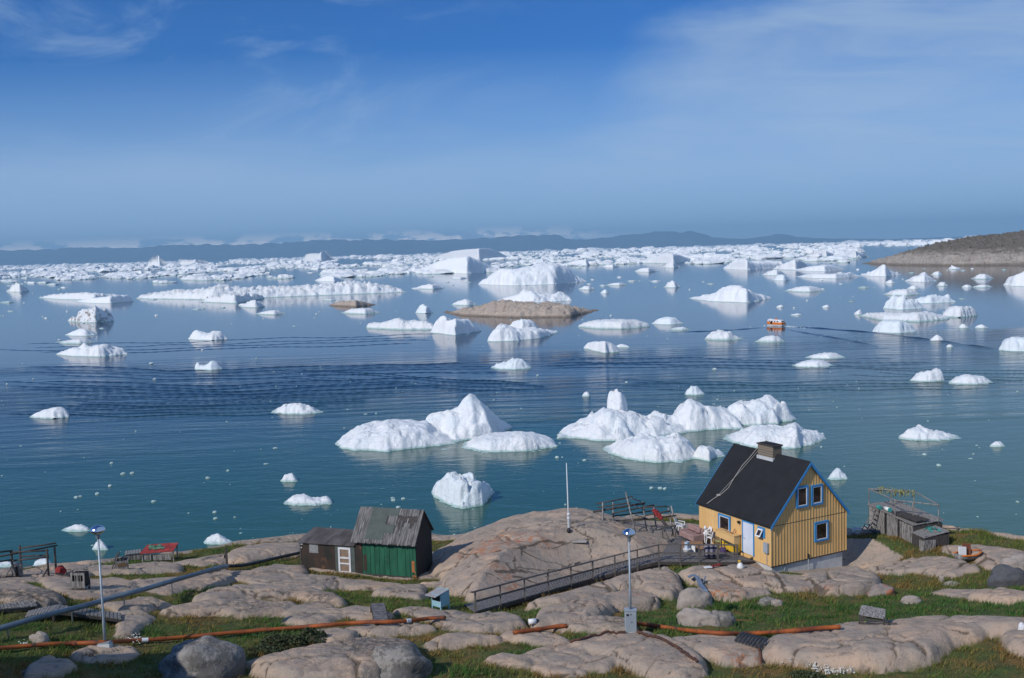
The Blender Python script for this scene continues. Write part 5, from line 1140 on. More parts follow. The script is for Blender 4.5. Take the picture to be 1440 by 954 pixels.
def leftrack():
    p1,h1=up(18.4,811,782.5); p2,h2=up(68.4,810,779); o0=p2; t=empty('drying_rack',o0,0,'dark wooden fish drying rack at the left edge of the shore','drying rack')
    dv=np.array([-.2,1.,0]); p3=G(-30,815); b1,b2=p1+dv*1.6-Z3*.15,p2+dv*1.6-Z3*.15
    def pole(a,b,r,nm,m): MB().tube([a-o0,b-o0],r,7).build(nm,m,t,smooth=True)
    for p,h in ((p1,h1),(p2,h2),(p3,h1),(b1,h1),(b2,h2*.85)): pole(p-Z3*.2,p+Z3*(h+.05),.06,'post',MT['wood_dark'])
    for a,ha,b,hb in ((p3,.95,p1,.98),(p1,.98,p2,.98),(b1,.9,b2,1.05),(p3,.55,p1,.62),(p1,.62,p2,.72),(p3,.7,b2,.95),(b1,.55,p2,.8)):
        pole(a+Z3*h1*ha-(b-a)*.03,b+Z3*h2*hb+(b-a)*.04,.05,'rail',MT['wood_dark'])
    pole(G(7,813),p1+Z3*h1*.45,.045,'brace',MT['wood']); pole(G(60,812),p2+Z3*h2*.3,.045,'brace',MT['wood_dark'])
    q=G(25,811); MB().box(q-o0+Z3*.35,(.5,.3,.65),.2).build('hanging_board',MT['wood'],t)
    MB().box(q-o0+Z3*.3+np.array([.05,-.17,0]),(.14,.03,.5),.2).build('dark_gap',MT['dark'],t)
    MB().tube([G(55,801)-o0,p1-o0+Z3*h1*.6],.02,5).build('rope',MT['rope'],t)
leftrack()
def lump(name,px,yb_,w,h,d,m,label,cat,seed=0,flat=.3,lift=0,kind='rock'):
    g=G(px,yb_); n=26; V=[]; rs2=np.random.RandomState(seed)
    th=np.linspace(0,2*np.pi,n,endpoint=False)
    rows=14
    for j in range(rows):
        a=(j/(rows-1))*1.66-.18
        for t in th:
            x=math.cos(t)*math.cos(a); y=math.sin(t)*math.cos(a); z=math.sin(a)
            k=1+.18*float(noise(x*1.3+seed*3.1,y*1.3+z*2.1,301))+.09*float(noise(x*3.1+seed,y*3.1+z*3,302))
            z=np.sign(z)*abs(z)**.8
            V.append((x*w/2*k,y*d/2*k,z*h*k))
    Fq=[(j*n+i,j*n+(i+1)%n,(j+1)*n+(i+1)%n,(j+1)*n+i) for j in range(rows-1) for i in range(n)]
    V.append((V[-n][0]*0,0,sum(v[2] for v in V[-n:])/n+.01*h)); k=len(V)-1
    Fq+=[((rows-1)*n+i,(rows-1)*n+(i+1)%n,k,k) for i in range(n)]
    me=bpy.data.meshes.new(name); me.from_pydata(V,[],[tuple(dict.fromkeys(f)) for f in Fq]); me.polygons.foreach_set('use_smooth',[True]*len(me.polygons)); me.materials.append(m)
    o=bpy.data.objects.new(name,me); COL.objects.link(o); o.location=[float(q) for q in (g+Z3*lift+np.array([0,d*.35,0]))]; o.rotation_euler=(0,0,rs2.uniform(-.3,.3)); return tag(o,label,cat)
def m_boulder(name,a,b,dk,ora=0):
    t=NT(name); v=t.coord(); n=t.noise(v,2.2,7,.65,.4); n2=t.noise(v,6,6,.7); c=t.ramp(n,[(.35,b),(.62,a)]); c=t.mix(t.mrange(t.math('ADD',t.math('MULTIPLY',n2,.45),t.math('MULTIPLY',t.noise(v,.9,4),.55)),.56-.08*dk,.66-.08*dk,0,.8),c,(.085,.08,.075))
    if ora: c=t.mix(t.mrange(t.noise(v,1.3,4),.5,.6,0,.8),c,(.42,.13,.05))
    t.col(c); t.set(Roughness=.92); t.link(t.bump(t.math('ADD',n,t.math('MULTIPLY',n2,.4)),.8,.12),t.b.inputs['Normal']); return t.m
MT['bould']=m_boulder('granite_boulder',(.3,.275,.25),(.2,.19,.175),1.5); MT['bouldl']=m_boulder('pale_boulder',(.36,.31,.27),(.29,.25,.22),.1); MT['bouldd']=m_boulder('dark_slab',(.1,.105,.115),(.065,.068,.075),.6); MT['bouldo']=m_boulder('lichen_boulder',(.3,.25,.22),(.22,.19,.17),.4,1)
lump('boulder',275,960,3.5,1.25,2.6,MT['bould'],'big rounded grey boulder with dark lichen at the bottom left','boulder',3)
lump('boulder',556,960,2.6,1.15,2.0,MT['bould'],'pointed lichen covered boulder at the bottom edge in front of the large flat rock','boulder',5)
lump('boulder',980,856,1.9,.85,1.2,MT['bouldl'],'grey boulder under the bent metal sheet','boulder',8)
lump('boulder',985,880,2.1,.62,1.0,MT['bouldl'],'pale elongated boulder in the grass above the orange pipe','boulder',9)
lump('boulder',1019,881,1.25,.6,.9,MT['bould'],'dark brown boulder leaning on the pale elongated one','boulder',12)
lump('boulder',1082,851,1.0,.28,.7,MT['bould'],'low brownish stone in the grass below the house','boulder',13)
lump('boulder',1093,853,.7,.26,.5,MT['bouldl'],'small pale stone beside the low brownish one','boulder',14)
lump('boulder',1243,841,1.55,.55,1.0,MT['bouldo'],'grey boulder with an orange lichen patch right of the house','boulder',15)
lump('boulder',1284,850,.95,.34,.6,MT['bouldl'],'small tilted pinkish stone in the right grass','boulder',16)
lump('boulder',1424,824,1.9,.9,1.2,MT['bouldd'],'dark slate coloured slab leaning at the right edge','boulder',17)
lump('boulder',1434,806,1.7,.8,1.2,MT['bouldl'],'pale rounded boulder behind the dark slab at the right edge','boulder',18)
lump('boulder',1325,822,.3,.5,.3,MT['bouldl'],'upright pale stone like a stake in the right grass','boulder',19)
lump('boulder',1340,824,1.0,.16,.5,MT['bouldl'],'flat pale stone beside the upright one','boulder',20)
lump('boulder',52,904,.85,.35,.6,MT['bouldl'],'small pale rock in the grass beneath the blue grey pipe','boulder',21)
lump('boulder',1438,886,.25,.25,.25,MT['white'],'small white block at the right edge on the smooth rock','block',22)
def sheet():
    o0=G(985,842); t=empty('metal_sheet',o0,0,'bent strip of pale sheet metal lying over a boulder below the terrace','sheet metal')
    P=[G(968,826)+Z3*.55,G(975,824)+Z3*.62,G(981,826)+Z3*.55,G(985,835)+Z3*.35,G(991,843)+Z3*.5,G(997,850)+Z3*.25]
    m=MB()
    for a,b in zip(P[:-1],P[1:]): m.beam(a-o0,b-o0,.26,.03)
    m.build('bent_strip',MT['steel'],t)
    a=G(982,832)+Z3*.2; MB().beam(a-o0,a-o0+np.array([.05,0,.75]),.08,.02).beam(a-o0+np.array([.2,0,.1]),a-o0+np.array([.42,.1,.6]),.1,.02).build('torn_edge',MT['metal'],t)
sheet()
def redtable():
    a=G(200,791); L=2.0; o0=a; rz=R_(3); t=empty('fish_table',o0,rz,'slanted red topped wooden table with a grey plank front on the shore','table')
    D_=.95; z0=.55; z1=.72
    MB().hexa([(-.1,-.1,z0),(L+.05,-.1,z0+.08),(L+.1,D_,z1+.15),(.1,D_,z1+.1)]+[(-.1,-.1,z0+.05),(L+.05,-.1,z0+.13),(L+.1,D_,z1+.2),(.1,D_,z1+.15)]).build('table_top',MT['redwood'],t)
    MB().b2((0,.02,.05),(L-.15,.07,z0-.08)).build('front_panel',MT['wood'],t)
    for x,y,z in ((.03,0,z0),(L*.28,-.02,z0),(L,0,z0+.06),(.1,D_-.05,z1+.05),(L,D_-.05,z1+.12)): MB().beam((x,y,-.35),(x,y,z),.07).build('leg',MT['wood'],t)
    m=MB(); random.seed(9)
    zt=lambda y:z0+.1+(y/D_)*.25
    for k in range(26):
        x=random.uniform(.4,1.2); y=random.uniform(.25,.75); m.tube([(x,y,zt(y)),(x+random.uniform(-.2,.2),y+random.uniform(-.1,.1),zt(y)+random.uniform(.02,.14)),(x+random.uniform(-.3,.3),y+random.uniform(-.15,.15),zt(y)+.02)],.035,5)
    o=m.build('net_heap',MT['net'],None,True); o.location=[float(c) for c in o0]; o.rotation_euler=(0,0,rz); tag(o,'heap of green net lying on the red table','fishing net')
    m=MB()
    for k in range(7):
        x=.7+k*.1; y=.3+.05*math.sin(k*2); m.tube([(x,y,zt(y)+.03),(x+.12,y+.08*math.cos(k),zt(y)+.08)],.03,5)
    o=m.build('rope_coil',MT['rope'],None,True); o.location=[float(c) for c in o0]; o.rotation_euler=(0,0,rz); tag(o,'pale rope lying on the red table beside the green net','rope')
redtable()
def bench():
    a=G(176,790); b=G(199,789); o0=a; d=b-a; rz=math.atan2(d[1],d[0]); L=np.hypot(d[0],d[1]); t=empty('crate',o0,rz,'grey slatted crate table left of the red topped table','crate')
    m=MB()
    for k in range(6): m.b2((L*k/6+.01,-.05,.42),(L*(k+1)/6-.015,.85,.46))
    m.build('slat_top',MT['wood'],t); MB().b2((.02,0,.0),(L-.02,.05,.4)).b2((.0,.05,0),(.05,.8,.4)).b2((L-.05,.05,0),(L,.8,.4)).build('side_boards',MT['wood'],t)
    a=G(163,801); o0=a; t=empty('crate',o0,rz,'low open grey crate with an old board leaning on it near the shore','crate')
    MB().b2((0,0,-.1),(.7,.05,.42)).b2((0,.6,-.1),(.7,.65,.45)).b2((0,.05,-.1),(.05,.6,.42)).b2((.65,.05,-.1),(.7,.6,.42)).build('side_boards',MT['wood'],t)
    MB().b2((.1,-.02,.1),(.6,-.0,.3)).build('brown_board',mat('brown_board',(.2,.12,.06),(.12,.08,.045),4,.8,.1),t)
    MB().beam((-.25,.1,-.1),(.12,.3,.85),.12,.03).beam((-.1,.4,-.1),(.25,.45,.9),.2,.03).beam((.1,.3,.45),(.55,.4,.6),.1,.04).build('leaning_board',MT['wood_dark'],t)
bench()
def cart():
    g=G(114,829); t=empty('cart',g,R_(-4),'little weathered crate cart with four dark openings on the left rocks','cart')
    w,d=.72,.6
    MB().b2((-w/2,-d/2,.12),(w/2,-d/2+.04,.48)).b2((-w/2,d/2-.04,.12),(w/2,d/2,.48)).b2((-w/2,-d/2,.12),(w/2,d/2,.16)).build('lower_boards',MT['wood'],t)
    m=MB().b2((-w/2,-d/2+.02,.8),(w/2,-d/2+.05,.92)).b2((-w/2,-d/2+.02,.48),(-w/2+.08,-d/2+.05,.8)).b2((w/2-.08,-d/2+.02,.48),(w/2,-d/2+.05,.8)).b2((-.05,-d/2+.02,.48),(.05,-d/2+.05,.8)).b2((-w/2+.2,-d/2+.025,.48),(-w/2+.24,-d/2+.045,.8)).b2((w/2-.24,-d/2+.025,.48),(w/2-.2,-d/2+.045,.8)); m.build('front_frame',MT['wood'],t)
    MB().b2((-w/2+.03,-d/2+.08,.3),(w/2-.03,d/2-.05,.86)).build('dark_inside',MT['dark'],t)
    for x in (-1,1):
        for y in (-1,1): MB().box((x*(w/2-.05),y*(d/2-.05),.05),(.08,.08,.3)).build('leg',MT['wood_dark'],t)
    MB().beam((-.5,.1,.95),(.1,.2,1.15),.12,.04).beam((-.1,0,.95),(.55,.15,1.2),.1,.05).beam((.2,.2,.95),(.1,.5,1.1),.2,.05).build('piled_boards',MT['wood'],t)
    lump('red_bundle',84,808,.62,.42,.5,MT['redcloth'],'small dark red bundle on the rock by the left drying rack','bundle',31)
    o0=G(97,811); o=MB(); random.seed(12)
    for k in range(12): p=np.array([random.uniform(-.4,.45),random.uniform(-.2,.25),.06]); o.beam(p,p+np.array([random.uniform(-.5,.5),random.uniform(-.3,.3),random.uniform(0,.25)]),.07,.04)
    q=o.build('scrap_wood',MT['wood_dark'],None,loc=o0); tag(q,'scattered dark scrap wood between the red bundle and the little cart','scrap wood')
cart()
# ------------------------------------------------------------------ middle drying rack
def midrack():
    D0=np.linalg.norm(G(890,745)-CAM); o0=G(890,745); t=empty('drying_rack',o0,0,'large leaning wooden fish drying rack between the dome and the yellow house','drying rack')
    c=lambda x,y:(820+x/9.54,680+y/9.54)
    def pole(a,b,r,nm,m): MB().tube([np.array(a)-o0,np.array(b)-o0],r,7).build(nm,m,t,smooth=True)
    posts=[((265,590),(262,255),0,0),((405,590),(400,255),1.5,1.5),((712,635),(570,115),-.5,-.2),((855,590),(800,245),1.,1.),((985,580),(945,290),2.2,2.2),((1220,590),(1140,308),.8,1.0),((1165,590),(1225,520),.8,.8),((1285,540),(1180,300),2,2)]
    for b,a,d1,d2 in posts:
        pb=c(*b); P=at_d(*pb,D0+d1); P[2]=min(P[2],float(gz(P[0],P[1]))); pole(P-Z3*.3,at_d(*c(*a),D0+d2),.055,'post',MT['wood'])
    rails=[((180,275),(665,180),0,.2),((200,322),(640,260),1.5,.8),((135,382),(830,265),.05,.9),((380,407),(950,288),1.4,2.1),((390,442),(980,360),1.4,2.1),((360,547),(1250,430),1.4,.9),((800,322),(1135,308),.95,.9),((830,432),(1170,368),1.,.9),((440,505),(860,470),1.4,1.)]
    for i,(a,b,d1,d2) in enumerate(rails): pole(at_d(*c(*a),D0+d1),at_d(*c(*b),D0+d2),.075 if i==2 else .05,'rail',MT['wood_dark'])
    for a,b,d1,d2 in [((600,180),(770,240),-.1,.9),((690,300),(830,360),.5,1.),((680,420),(860,470),.2,1),((860,565),(740,630),1,.2),((860,565),(890,640),1,.2),((860,570),(990,570),1,2),((690,570),(640,630),0,.2)]: pole(at_d(*c(*a),D0+d1),at_d(*c(*b),D0+d2),.04,'brace',MT['wood'])
    pole(at_d(*c(960,365),D0+1.2),at_d(*c(1130,585),D0+.3),.1,'hanging_bundle',MT['wood_dark'])
    m=MB(); random.seed(4)
    for k in range(9):
        f=k/8*.5; p=at_d(*c(960+170*f*.9,365+220*f),D0+1.1-f*.7)-o0; m.lathe([(.02,-.12),(.13,-.08),(.16,.02),(.08,.12)],p+np.array([random.uniform(-.06,.06),random.uniform(-.05,.05),random.uniform(-.03,.08)]),7)
    o=m.build('red_cloth',MT['redcloth'],None,True,loc=o0); tag(o,'dark red cloth bundle hanging on the leaning pole of the rack','cloth')
midrack()
# ------------------------------------------------------------------ hut and rack on the right
def hut():
    A=G(1222,747); B=G(1284,765); zb=min(A[2],B[2]); A[2]=B[2]=zb=max(A[2],B[2])-.15; u=B-A; L=np.linalg.norm(u); rz=math.atan2(u[1],u[0]); t=empty('hut',A,rz,'low weathered grey plank hut with a pole frame on its roof right of the house','hut')
    Dp=2.0; h=1.38; m=MB(); random.seed(6)
    def boards(x0,x1,y0,y1,z0,z1,n,vertical=True,nm='wall',mt='wood'):
        m=MB()
        for k in range(n):
            a=k/n; b=(k+1)/n; z=z1-random.uniform(0,.05)
            m.hexa([(x0+(x1-x0)*a,y0+(y1-y0)*a-.0,z0),(x0+(x1-x0)*b-.012,y0+(y1-y0)*b,z0),(x0+(x1-x0)*b-.012,y0+(y1-y0)*b+.04,z0),(x0+(x1-x0)*a,y0+(y1-y0)*a+.04,z0)]+[(x0+(x1-x0)*a,y0+(y1-y0)*a,z),(x0+(x1-x0)*b-.012,y0+(y1-y0)*b,z),(x0+(x1-x0)*b-.012,y0+(y1-y0)*b+.04,z),(x0+(x1-x0)*a,y0+(y1-y0)*a+.04,z)])
        return m.build(nm,MT[mt],t)
    boards(0,L*.36,0,0,-.3,h,7); boards(L*.42,L*.66,0,0,-.35,h-.02,5); boards(L*.72,L,-.04,-.04,-.5,h-.12,5)
    MB().b2((.02,.06,-.4),(L-.02,Dp-.05,h-.06)).build('wall',MT['black'],t)
    MB().b2((L,0,-.6),(L+.05,Dp,h-.08)).build('end_wall',MT['wood_dark'],t); MB().b2((-.05,0,-.3),(0,Dp,h)).build('end_wall',MT['wood_dark'],t)
    MB().b2((.08,-.03,.05),(.5,-.005,1.0)).build('pale_board',mat('pale_board',(.36,.35,.33),(.26,.25,.24),3,.8,.2),t)
    MB().planks((-.1,-.1,h+.05),(L+.1,-.1,h-.02),(L+.1,Dp+.1,h+.12),(-.1,Dp+.1,h+.15),13,.05,.15,.012).build('roof',MT['wood'],t)
    m=MB()
    for k in range(6): m.beam((L*.52,.05+k*.12,h+.13+.02*(k%2)),(L*1.02,.2+k*.16,h+.16+.03*(k%3)),.13,.06)
    o=m.build('loose_planks',MT['wood_dark'],None); o.location=t.location; o.rotation_euler=(0,0,rz); tag(o,'dark loose planks piled on the roof of the plank hut','planks')
    # second, lower box
    t2=empty('storage_box',HB(t,rz,(L+.06,-.12,.0)),rz,'low grey plank box with a sloping lid at the end of the hut','storage box')
    W2,D2,h2=1.3,1.65,.98
    MB().b2((0,0,-.75),(W2,.05,h2-.1)).b2((0,D2-.05,-.75),(W2,D2,h2+.15)).b2((0,.05,-.75),(.05,D2-.05,h2)).b2((W2-.05,.05,-.75),(W2,D2-.05,h2)).build('side_boards',MT['wood_dark'],t2)
    MB().hexa([(-.05,-.08,h2-.1),(W2+.05,-.08,h2-.1),(W2+.05,D2,h2+.16),(-.05,D2,h2+.16)]+[(-.05,-.08,h2-.06),(W2+.05,-.08,h2-.06),(W2+.05,D2,h2+.2),(-.05,D2,h2+.2)]).build('lid',MT['wood'],t2)
    MB().b2((W2-.1,-.3,-.75),(W2+.35,-.26,h2-.2)).b2((W2+.3,-.26,-.7),(W2+.34,.5,h2-.15)).build('corner_boards',MT['wood'],t2)
    m=MB()
    for k in range(16):
        x=random.uniform(.15,.9); y=random.uniform(.7,1.35); z=h2-.06+y/D2*.26+.02; m.tube([(x,y,z),(x+random.uniform(-.25,.25),y+random.uniform(-.15,.15),z+.06),(x+random.uniform(-.3,.3),y+random.uniform(-.2,.2),z)],.03,5)
    o=m.build('net_heap',MT['turq'],None,True); o.location=t2.location; o.rotation_euler=(0,0,rz); tag(o,'turquoise net heap on the lid of the low plank box','fishing net')
    # pole frame
    f=empty('pole_frame',HB(t,rz,(0,0,h+.1)),rz,'open frame of thin poles standing on the roof of the plank hut','pole frame'); hh=.95
    cs=[(-.1,.05,0),(L*.62,-.05,0),(L*1.0,1.75,0),(L*.42,1.95,0)]
    for x,y,_ in cs+[(L*.78,.7,0),(L*.2,1.0,0)]: MB().tube([(x,y,-.25),(x,y,hh+(.2 if y>1.8 else .03))],.04,6).build('post',MT['wood'],f)
    r=MB()
    for i in range(4):
        a=cs[i]; b=cs[(i+1)%4]; za=hh+(.18 if a[1]>1.8 else 0); zb_=hh+(.18 if b[1]>1.8 else 0); r.tube([(a[0],a[1],za),(b[0],b[1],zb_)],.04,6)
    r.tube([(L*.2,1.0,hh),(L*.42,1.95,hh+.18)],.035,6); r.build('rail',MT['wood'],f)
    m=MB()
    for k in range(40):
        q=random.random(); a=np.array([L*.05+q*L*.45,.6+q*1.3,hh+.05+.15*q]); m.tube([a+np.array([random.uniform(-.12,.12),random.uniform(-.12,.12),random.uniform(0,.2)]),a+np.array([random.uniform(-.1,.1),0,-.05]),a+np.array([random.uniform(-.25,.3),random.uniform(-.2,.2),-random.uniform(.1,.42)])],.03,4)
    o=m.build('net_heap',MT['ynet'],None,True); o.location=f.location; o.rotation_euler=(0,0,rz); tag(o,'yellowish green net draped over the pole frame of the hut','fishing net')
    # ladder
    ld=empty('ladder',HB(t,rz,(0,0,0)),rz,'grey wooden ladder leaning against the front of the plank hut','ladder')
    a0,a1=np.array([.42,-.85,-.25]),np.array([.98,-.95,-.28]); b0,b1=np.array([.85,-.03,h+.12]),np.array([1.3,-.03,h+.08])
    MB().beam(a0,b0,.06,.05).build('rail',MT['wood'],ld); MB().beam(a1,b1,.06,.05).build('rail',MT['wood'],ld)
    for k in range(7):
        q=(k+.7)/7.4; MB().beam(a0+(b0-a0)*q,a1+(b1-a1)*q,.09,.03).build('rung',MT['wood'],ld)
    for x,y,nm in ((1.32,-.1,'turquoise bucket hanging at the top of the ladder'),(1.9,.15,'white drum with a turquoise end lying on the hut roof')):
        o0=HB(t,rz,(x,y,h+.18)); d=empty('drum',o0,rz,nm,'drum'); L2=.22 if x<1.5 else .55
        MB().tube([(-L2/2,0,0),(L2/2-.06,0,0)],.13,12).build('drum_body',MT['turq'] if x<1.5 else MT['plastic'],d,True); MB().tube([(L2/2-.06,0,0),(L2/2+.03,0,0)],.14,12).build('drum_end',MT['turq'],d)
def HB(t,rz,p):
    l=np.array(t.location); c,s=math.cos(rz),math.sin(rz); return l+np.array([p[0]*c-p[1]*s,p[0]*s+p[1]*c,p[2]])
hut()
def skiff():
    g=G(1363,789); t=empty('dinghy',g,R_(22),'small grey boat hull with an orange rim on the right rocks','dinghy')
    V=[];n=9
    prof=[(-.85,.3),(-.6,.38),(-.2,.42),(.25,.4),(.6,.26),(.85,.04)]
    for x,w in prof:
        for k in range(n):
            a=-math.pi/2+math.pi*k/(n-1); V.append((x,math.sin(a)*w,.42-.42*math.cos(a)*(1-.12*abs(x)) + .08*(x/.85)**2))
    Fq=[(i*n+k,(i+1)*n+k,(i+1)*n+k+1,i*n+k+1) for i in range(len(prof)-1) for k in range(n-1)]
    m=MB().add(V,Fq+[tuple(range(n))]); o=m.build('hull',MT['wood'],t,True); md=o.modifiers.new('thickness','SOLIDIFY'); md.thickness=.03
    MB().tube([(x,-w,.42+.08*(x/.85)**2) for x,w in prof],.05,6).tube([(x,w,.42+.08*(x/.85)**2) for x,w in prof],.05,6).build('orange_rim',MT['orangep'],t,True)
    for dx,dy,w,h,m,l,c in ((-.45,.05,.5,.62,'plastic','white board standing upright in the small orange rimmed boat','board'),(.0,.18,.55,.7,'brownb','rusty brown board standing upright in the small orange rimmed boat','board')):
        o0=HB(t,R_(22),(dx,dy,.22)); o=MB().b2((-w/2,-.02,0),(w/2,.02,h)).build('board',MT[m],None,bevel=.01,loc=o0); o.rotation_euler=(R_(-14),R_(8),R_(12)); tag(o,l,c)
skiff()
def stand():
    g=G(1211,741); t=empty('outboard_motor',g,.3,'small dark machine on splayed legs on the rock behind the yellow house','machine')
    MB().tube([(0,0,.5),(-.35,-.15,-.05)],.035,6).tube([(0,0,.5),(.3,-.2,-.05)],.035,6).tube([(0,0,.5),(.05,.35,-.05)],.035,6).build('leg',MT['blackpipe'],t)
    MB().lathe([(.05,.0),(.16,.05),(.17,.3),(.1,.42),(.02,.44)],(0,0,.48),10).build('housing',MT['blackpipe'],t,True); MB().lathe([(.1,0),(.12,.03),(.08,.09),(.01,.1)],(0,0,.9),10).build('cap',MT['redcloth'],t,True)
    MB().box((.22,0,.25),(.25,.2,.4),.2).build('tank',MT['blackpipe'],t)
    lump('tarpaulin',1208,749,.85,.3,.5,MT['plastic'],'crumpled white tarpaulin on the rock behind the yellow house','tarpaulin',41)
    g=G(1228,877); t=empty('pallet',g,R_(-25),'dark wooden frame with a pale board top sitting on the long smooth rock','wooden frame')
    MB().planks((-.55,-.3,.42),(.5,-.35,.38),(.45,.35,.55),(-.5,.4,.6),4,.04,.06).build('board_top',MT['wood'],t)
    MB().beam((-.55,-.3,.05),(.5,-.35,.05),.07).beam((-.55,-.3,.25),(.5,-.35,.25),.06).beam((-.5,.4,.1),(.45,.35,.1),.07).beam((.5,-.35,.2),(.95,-.3,.22),.04).build('frame_rail',MT['wood_dark'],t)
    for x,y in ((-.5,-.28),(.45,-.32),(-.45,.36),(.42,.33)): MB().beam((x,y,-.12),(x,y,.4),.07).build('leg',MT['wood_dark'],t)
    a=G(1036,903); b=G(1074,913); o0=a; d=b-a; t=empty('slatted_track',o0,math.atan2(d[1],d[0]),'row of black rubber slats on a rail lying on the rock','rubber track'); L=np.hypot(d[0],d[1])
    k0=np.array([0,0,0]); s=d[2]/L
    MB().beam((0,-.1,.05),(L,-.1,.05+d[2]),.05).beam((0,.3,.12),(L,.3,.12+d[2]),.05).build('rail',MT['metal'],t)
    for k in range(8):
        x=L*(k+.5)/8; MB().tube([(x-.02,-.18,.08+s*x),(x+.03,.05,.3+s*x),(x-.03,.36,.3+s*x)],.06,6).build('slat',MT['tread'],t)
    a=G(1071,933)+Z3*.06; b=G(1066,913)+Z3*.25; o=MB().tube([(0,0,0),b-a],.06,8).build('iron_pole',MT['rust'],None,True,loc=a); tag(o,'rusty iron pole below the black rubber slats','pole')
    g=G(815,763); o=MB().add([(-.55,-.2,.03),(.4,-.3,.05),(.5,.05,.03),(.3,.35,.06),(.0,.25,.04),(-.3,.4,.05),(-.55,-.2,.0),(.4,-.3,.0),(.5,.05,.0),(.3,.35,.0),(.0,.25,.0),(-.3,.4,.0)],[(0,1,2,3,4,5),(11,10,9,8,7,6)]+[(i,(i+1)%6,6+(i+1)%6,6+i) for i in range(6)]).build('mat',mat('grey_mat',(.4,.36,.33),(.33,.3,.28),3,.9,.2),None,loc=g+Z3*.05); tag(o,'flat pale grey mat lying on the granite dome','mat')
    g=G(800,750); o=MB().lathe([(.1,-.05),(.14,.05),(.12,.2),(.05,.26)],(0,0,0),8).build('bollard',MT['blackpipe'],None,True,loc=g); tag(o,'short dark iron stub on the granite dome below the flagpole','stub')
    g=G(808,795); o=MB().beam((0,0,.05),(.35,.25,.1),.06,.05).build('stick',MT['wood_dark'],None,loc=g); tag(o,'short dark stick on the dome above the ramp railing','stick')
    g=G(751,882); t=empty('canister',g,.2,'small white canister with a dark cap by the orange pipe piece','canister'); MB().tube([(-.25,0,.14),(.1,0,.14)],.13,10).build('canister_body',MT['plastic'],t,True); MB().tube([(.1,0,.14),(.2,0,.14)],.1,10).build('cap',MT['blackpipe'],t,True)
stand()
# ------------------------------------------------------------------ terrace furniture
def dk(px,py): return at_z(px,py,ZD)
def sofa():
    a=dk(961,757.5); b=dk(974.6,765); c=dk(989,765); o0=b; d=a-b; L=np.hypot(d[0],d[1]); rz=math.atan2(d[1],d[0])
    t=empty('sofa',o0,math.atan2((c-b)[1],(c-b)[0])+R_(28),'dusty pink two seat sofa on the terrace of the yellow house','sofa'); W_=max(1.7,L*.95); Dp=.95
    # local x = depth from the front to the back rest, local y = along the sofa
    MB().b2((.05,.1,.08),(Dp-.1,W_-.1,.4)).build('base',MT['pink'],t,bevel=.04)
    for k in (0,1): MB().b2((.02,.2+k*(W_-.4)/2,.32),(Dp-.28,.2+(k+1)*(W_-.4)/2-.02,.46)).build('seat_cushion',MT['pink'],t,bevel=.05); MB().b2((Dp-.4,.2+k*(W_-.4)/2,.5),(Dp-.14,.2+(k+1)*(W_-.4)/2-.02,.88)).build('back_cushion',MT['pink'],t,bevel=.07)
    MB().b2((Dp-.2,.05,.08),(Dp,W_-.05,.8)).build('backrest',MT['pink'],t,bevel=.05)
    for y in (0,W_-.2): MB().b2((0,y,.06),(Dp-.05,y+.2,.52)).build('armrest',MT['pink'],t,bevel=.05)
sofa()
def armchair():
    a=dk(990,787); b=dk(1010,787.5); o0=a; d=b-a; t=empty('armchair',o0,math.atan2(d[1],d[0]),'mauve armchair with its back to the railing on the terrace','armchair'); W_=np.hypot(d[0],d[1])
    MB().b2((0,.05,.1),(W_,.8,.42)).build('seat',MT['armch'],t,bevel=.05); MB().b2((.02,0,.08),(W_-.02,.2,.88)).build('backrest',MT['armch'],t,bevel=.06)
    for x in (0,W_-.17): MB().b2((x,.1,.1),(x+.17,.85,.62)).build('armrest',MT['armch'],t,bevel=.05)
    m=MB()
    N=8
    prof=[(-.03,.1),(-.04,.4),(-.03,.7),(.02,.91),(.1,.925),(.2,.91),(.24,.6)]
    V=[];Fq=[]
    for y,z in prof:
        for k in range(N): V.append((W_*.12+W_*.68*k/(N-1),y+.012*math.sin(k*2.1),z))
    Fq=[(i*N+k,i*N+k+1,(i+1)*N+k+1,(i+1)*N+k) for i in range(len(prof)-1) for k in range(N-1)]
    o=m.add(V,Fq).build('blanket',MT['stripe'],None,True); o.location=t.location; o.rotation_euler=t.rotation_euler; md=o.modifiers.new('thick','SOLIDIFY'); md.thickness=.02; tag(o,'navy striped blanket hung over the back of the mauve armchair','blanket')
armchair()
def chair(px,py,rz,label,s=1.):
    t=empty('garden_chair',dk(px,py),rz,label,'chair','white plastic garden chairs'); m=MT['plastic']
    MB().b2((-.24,-.24,.4),(.24,.24,.44)).build('seat',m,t,bevel=.012); MB().hexa([(-.22,.22,.44),(.22,.22,.44),(.22,.25,.44),(-.22,.25,.44),(-.2,.33,.88),(.2,.33,.88),(.2,.36,.88),(-.2,.36,.88)]).build('backrest',m,t,bevel=.012)
    for x in (-1,1):
        for y in (-1,1): MB().beam((x*.25,y*.25,0),(x*.2,y*.2,.41),.05).build('leg',m,t)
        MB().beam((x*.25,-.22,.64),(x*.24,.27,.66),.06,.03).beam((x*.24,-.2,.42),(x*.25,-.2,.64),.04).build('armrest',m,t)
chair(957,748,R_(60),'white plastic garden chair behind the pink sofa')
chair(1001,765,R_(-150),'white plastic garden chair next to the round barrel by the wall')
chair(993,761,R_(-70),'white plastic garden chair stacked with pale bags beside the pink sofa')
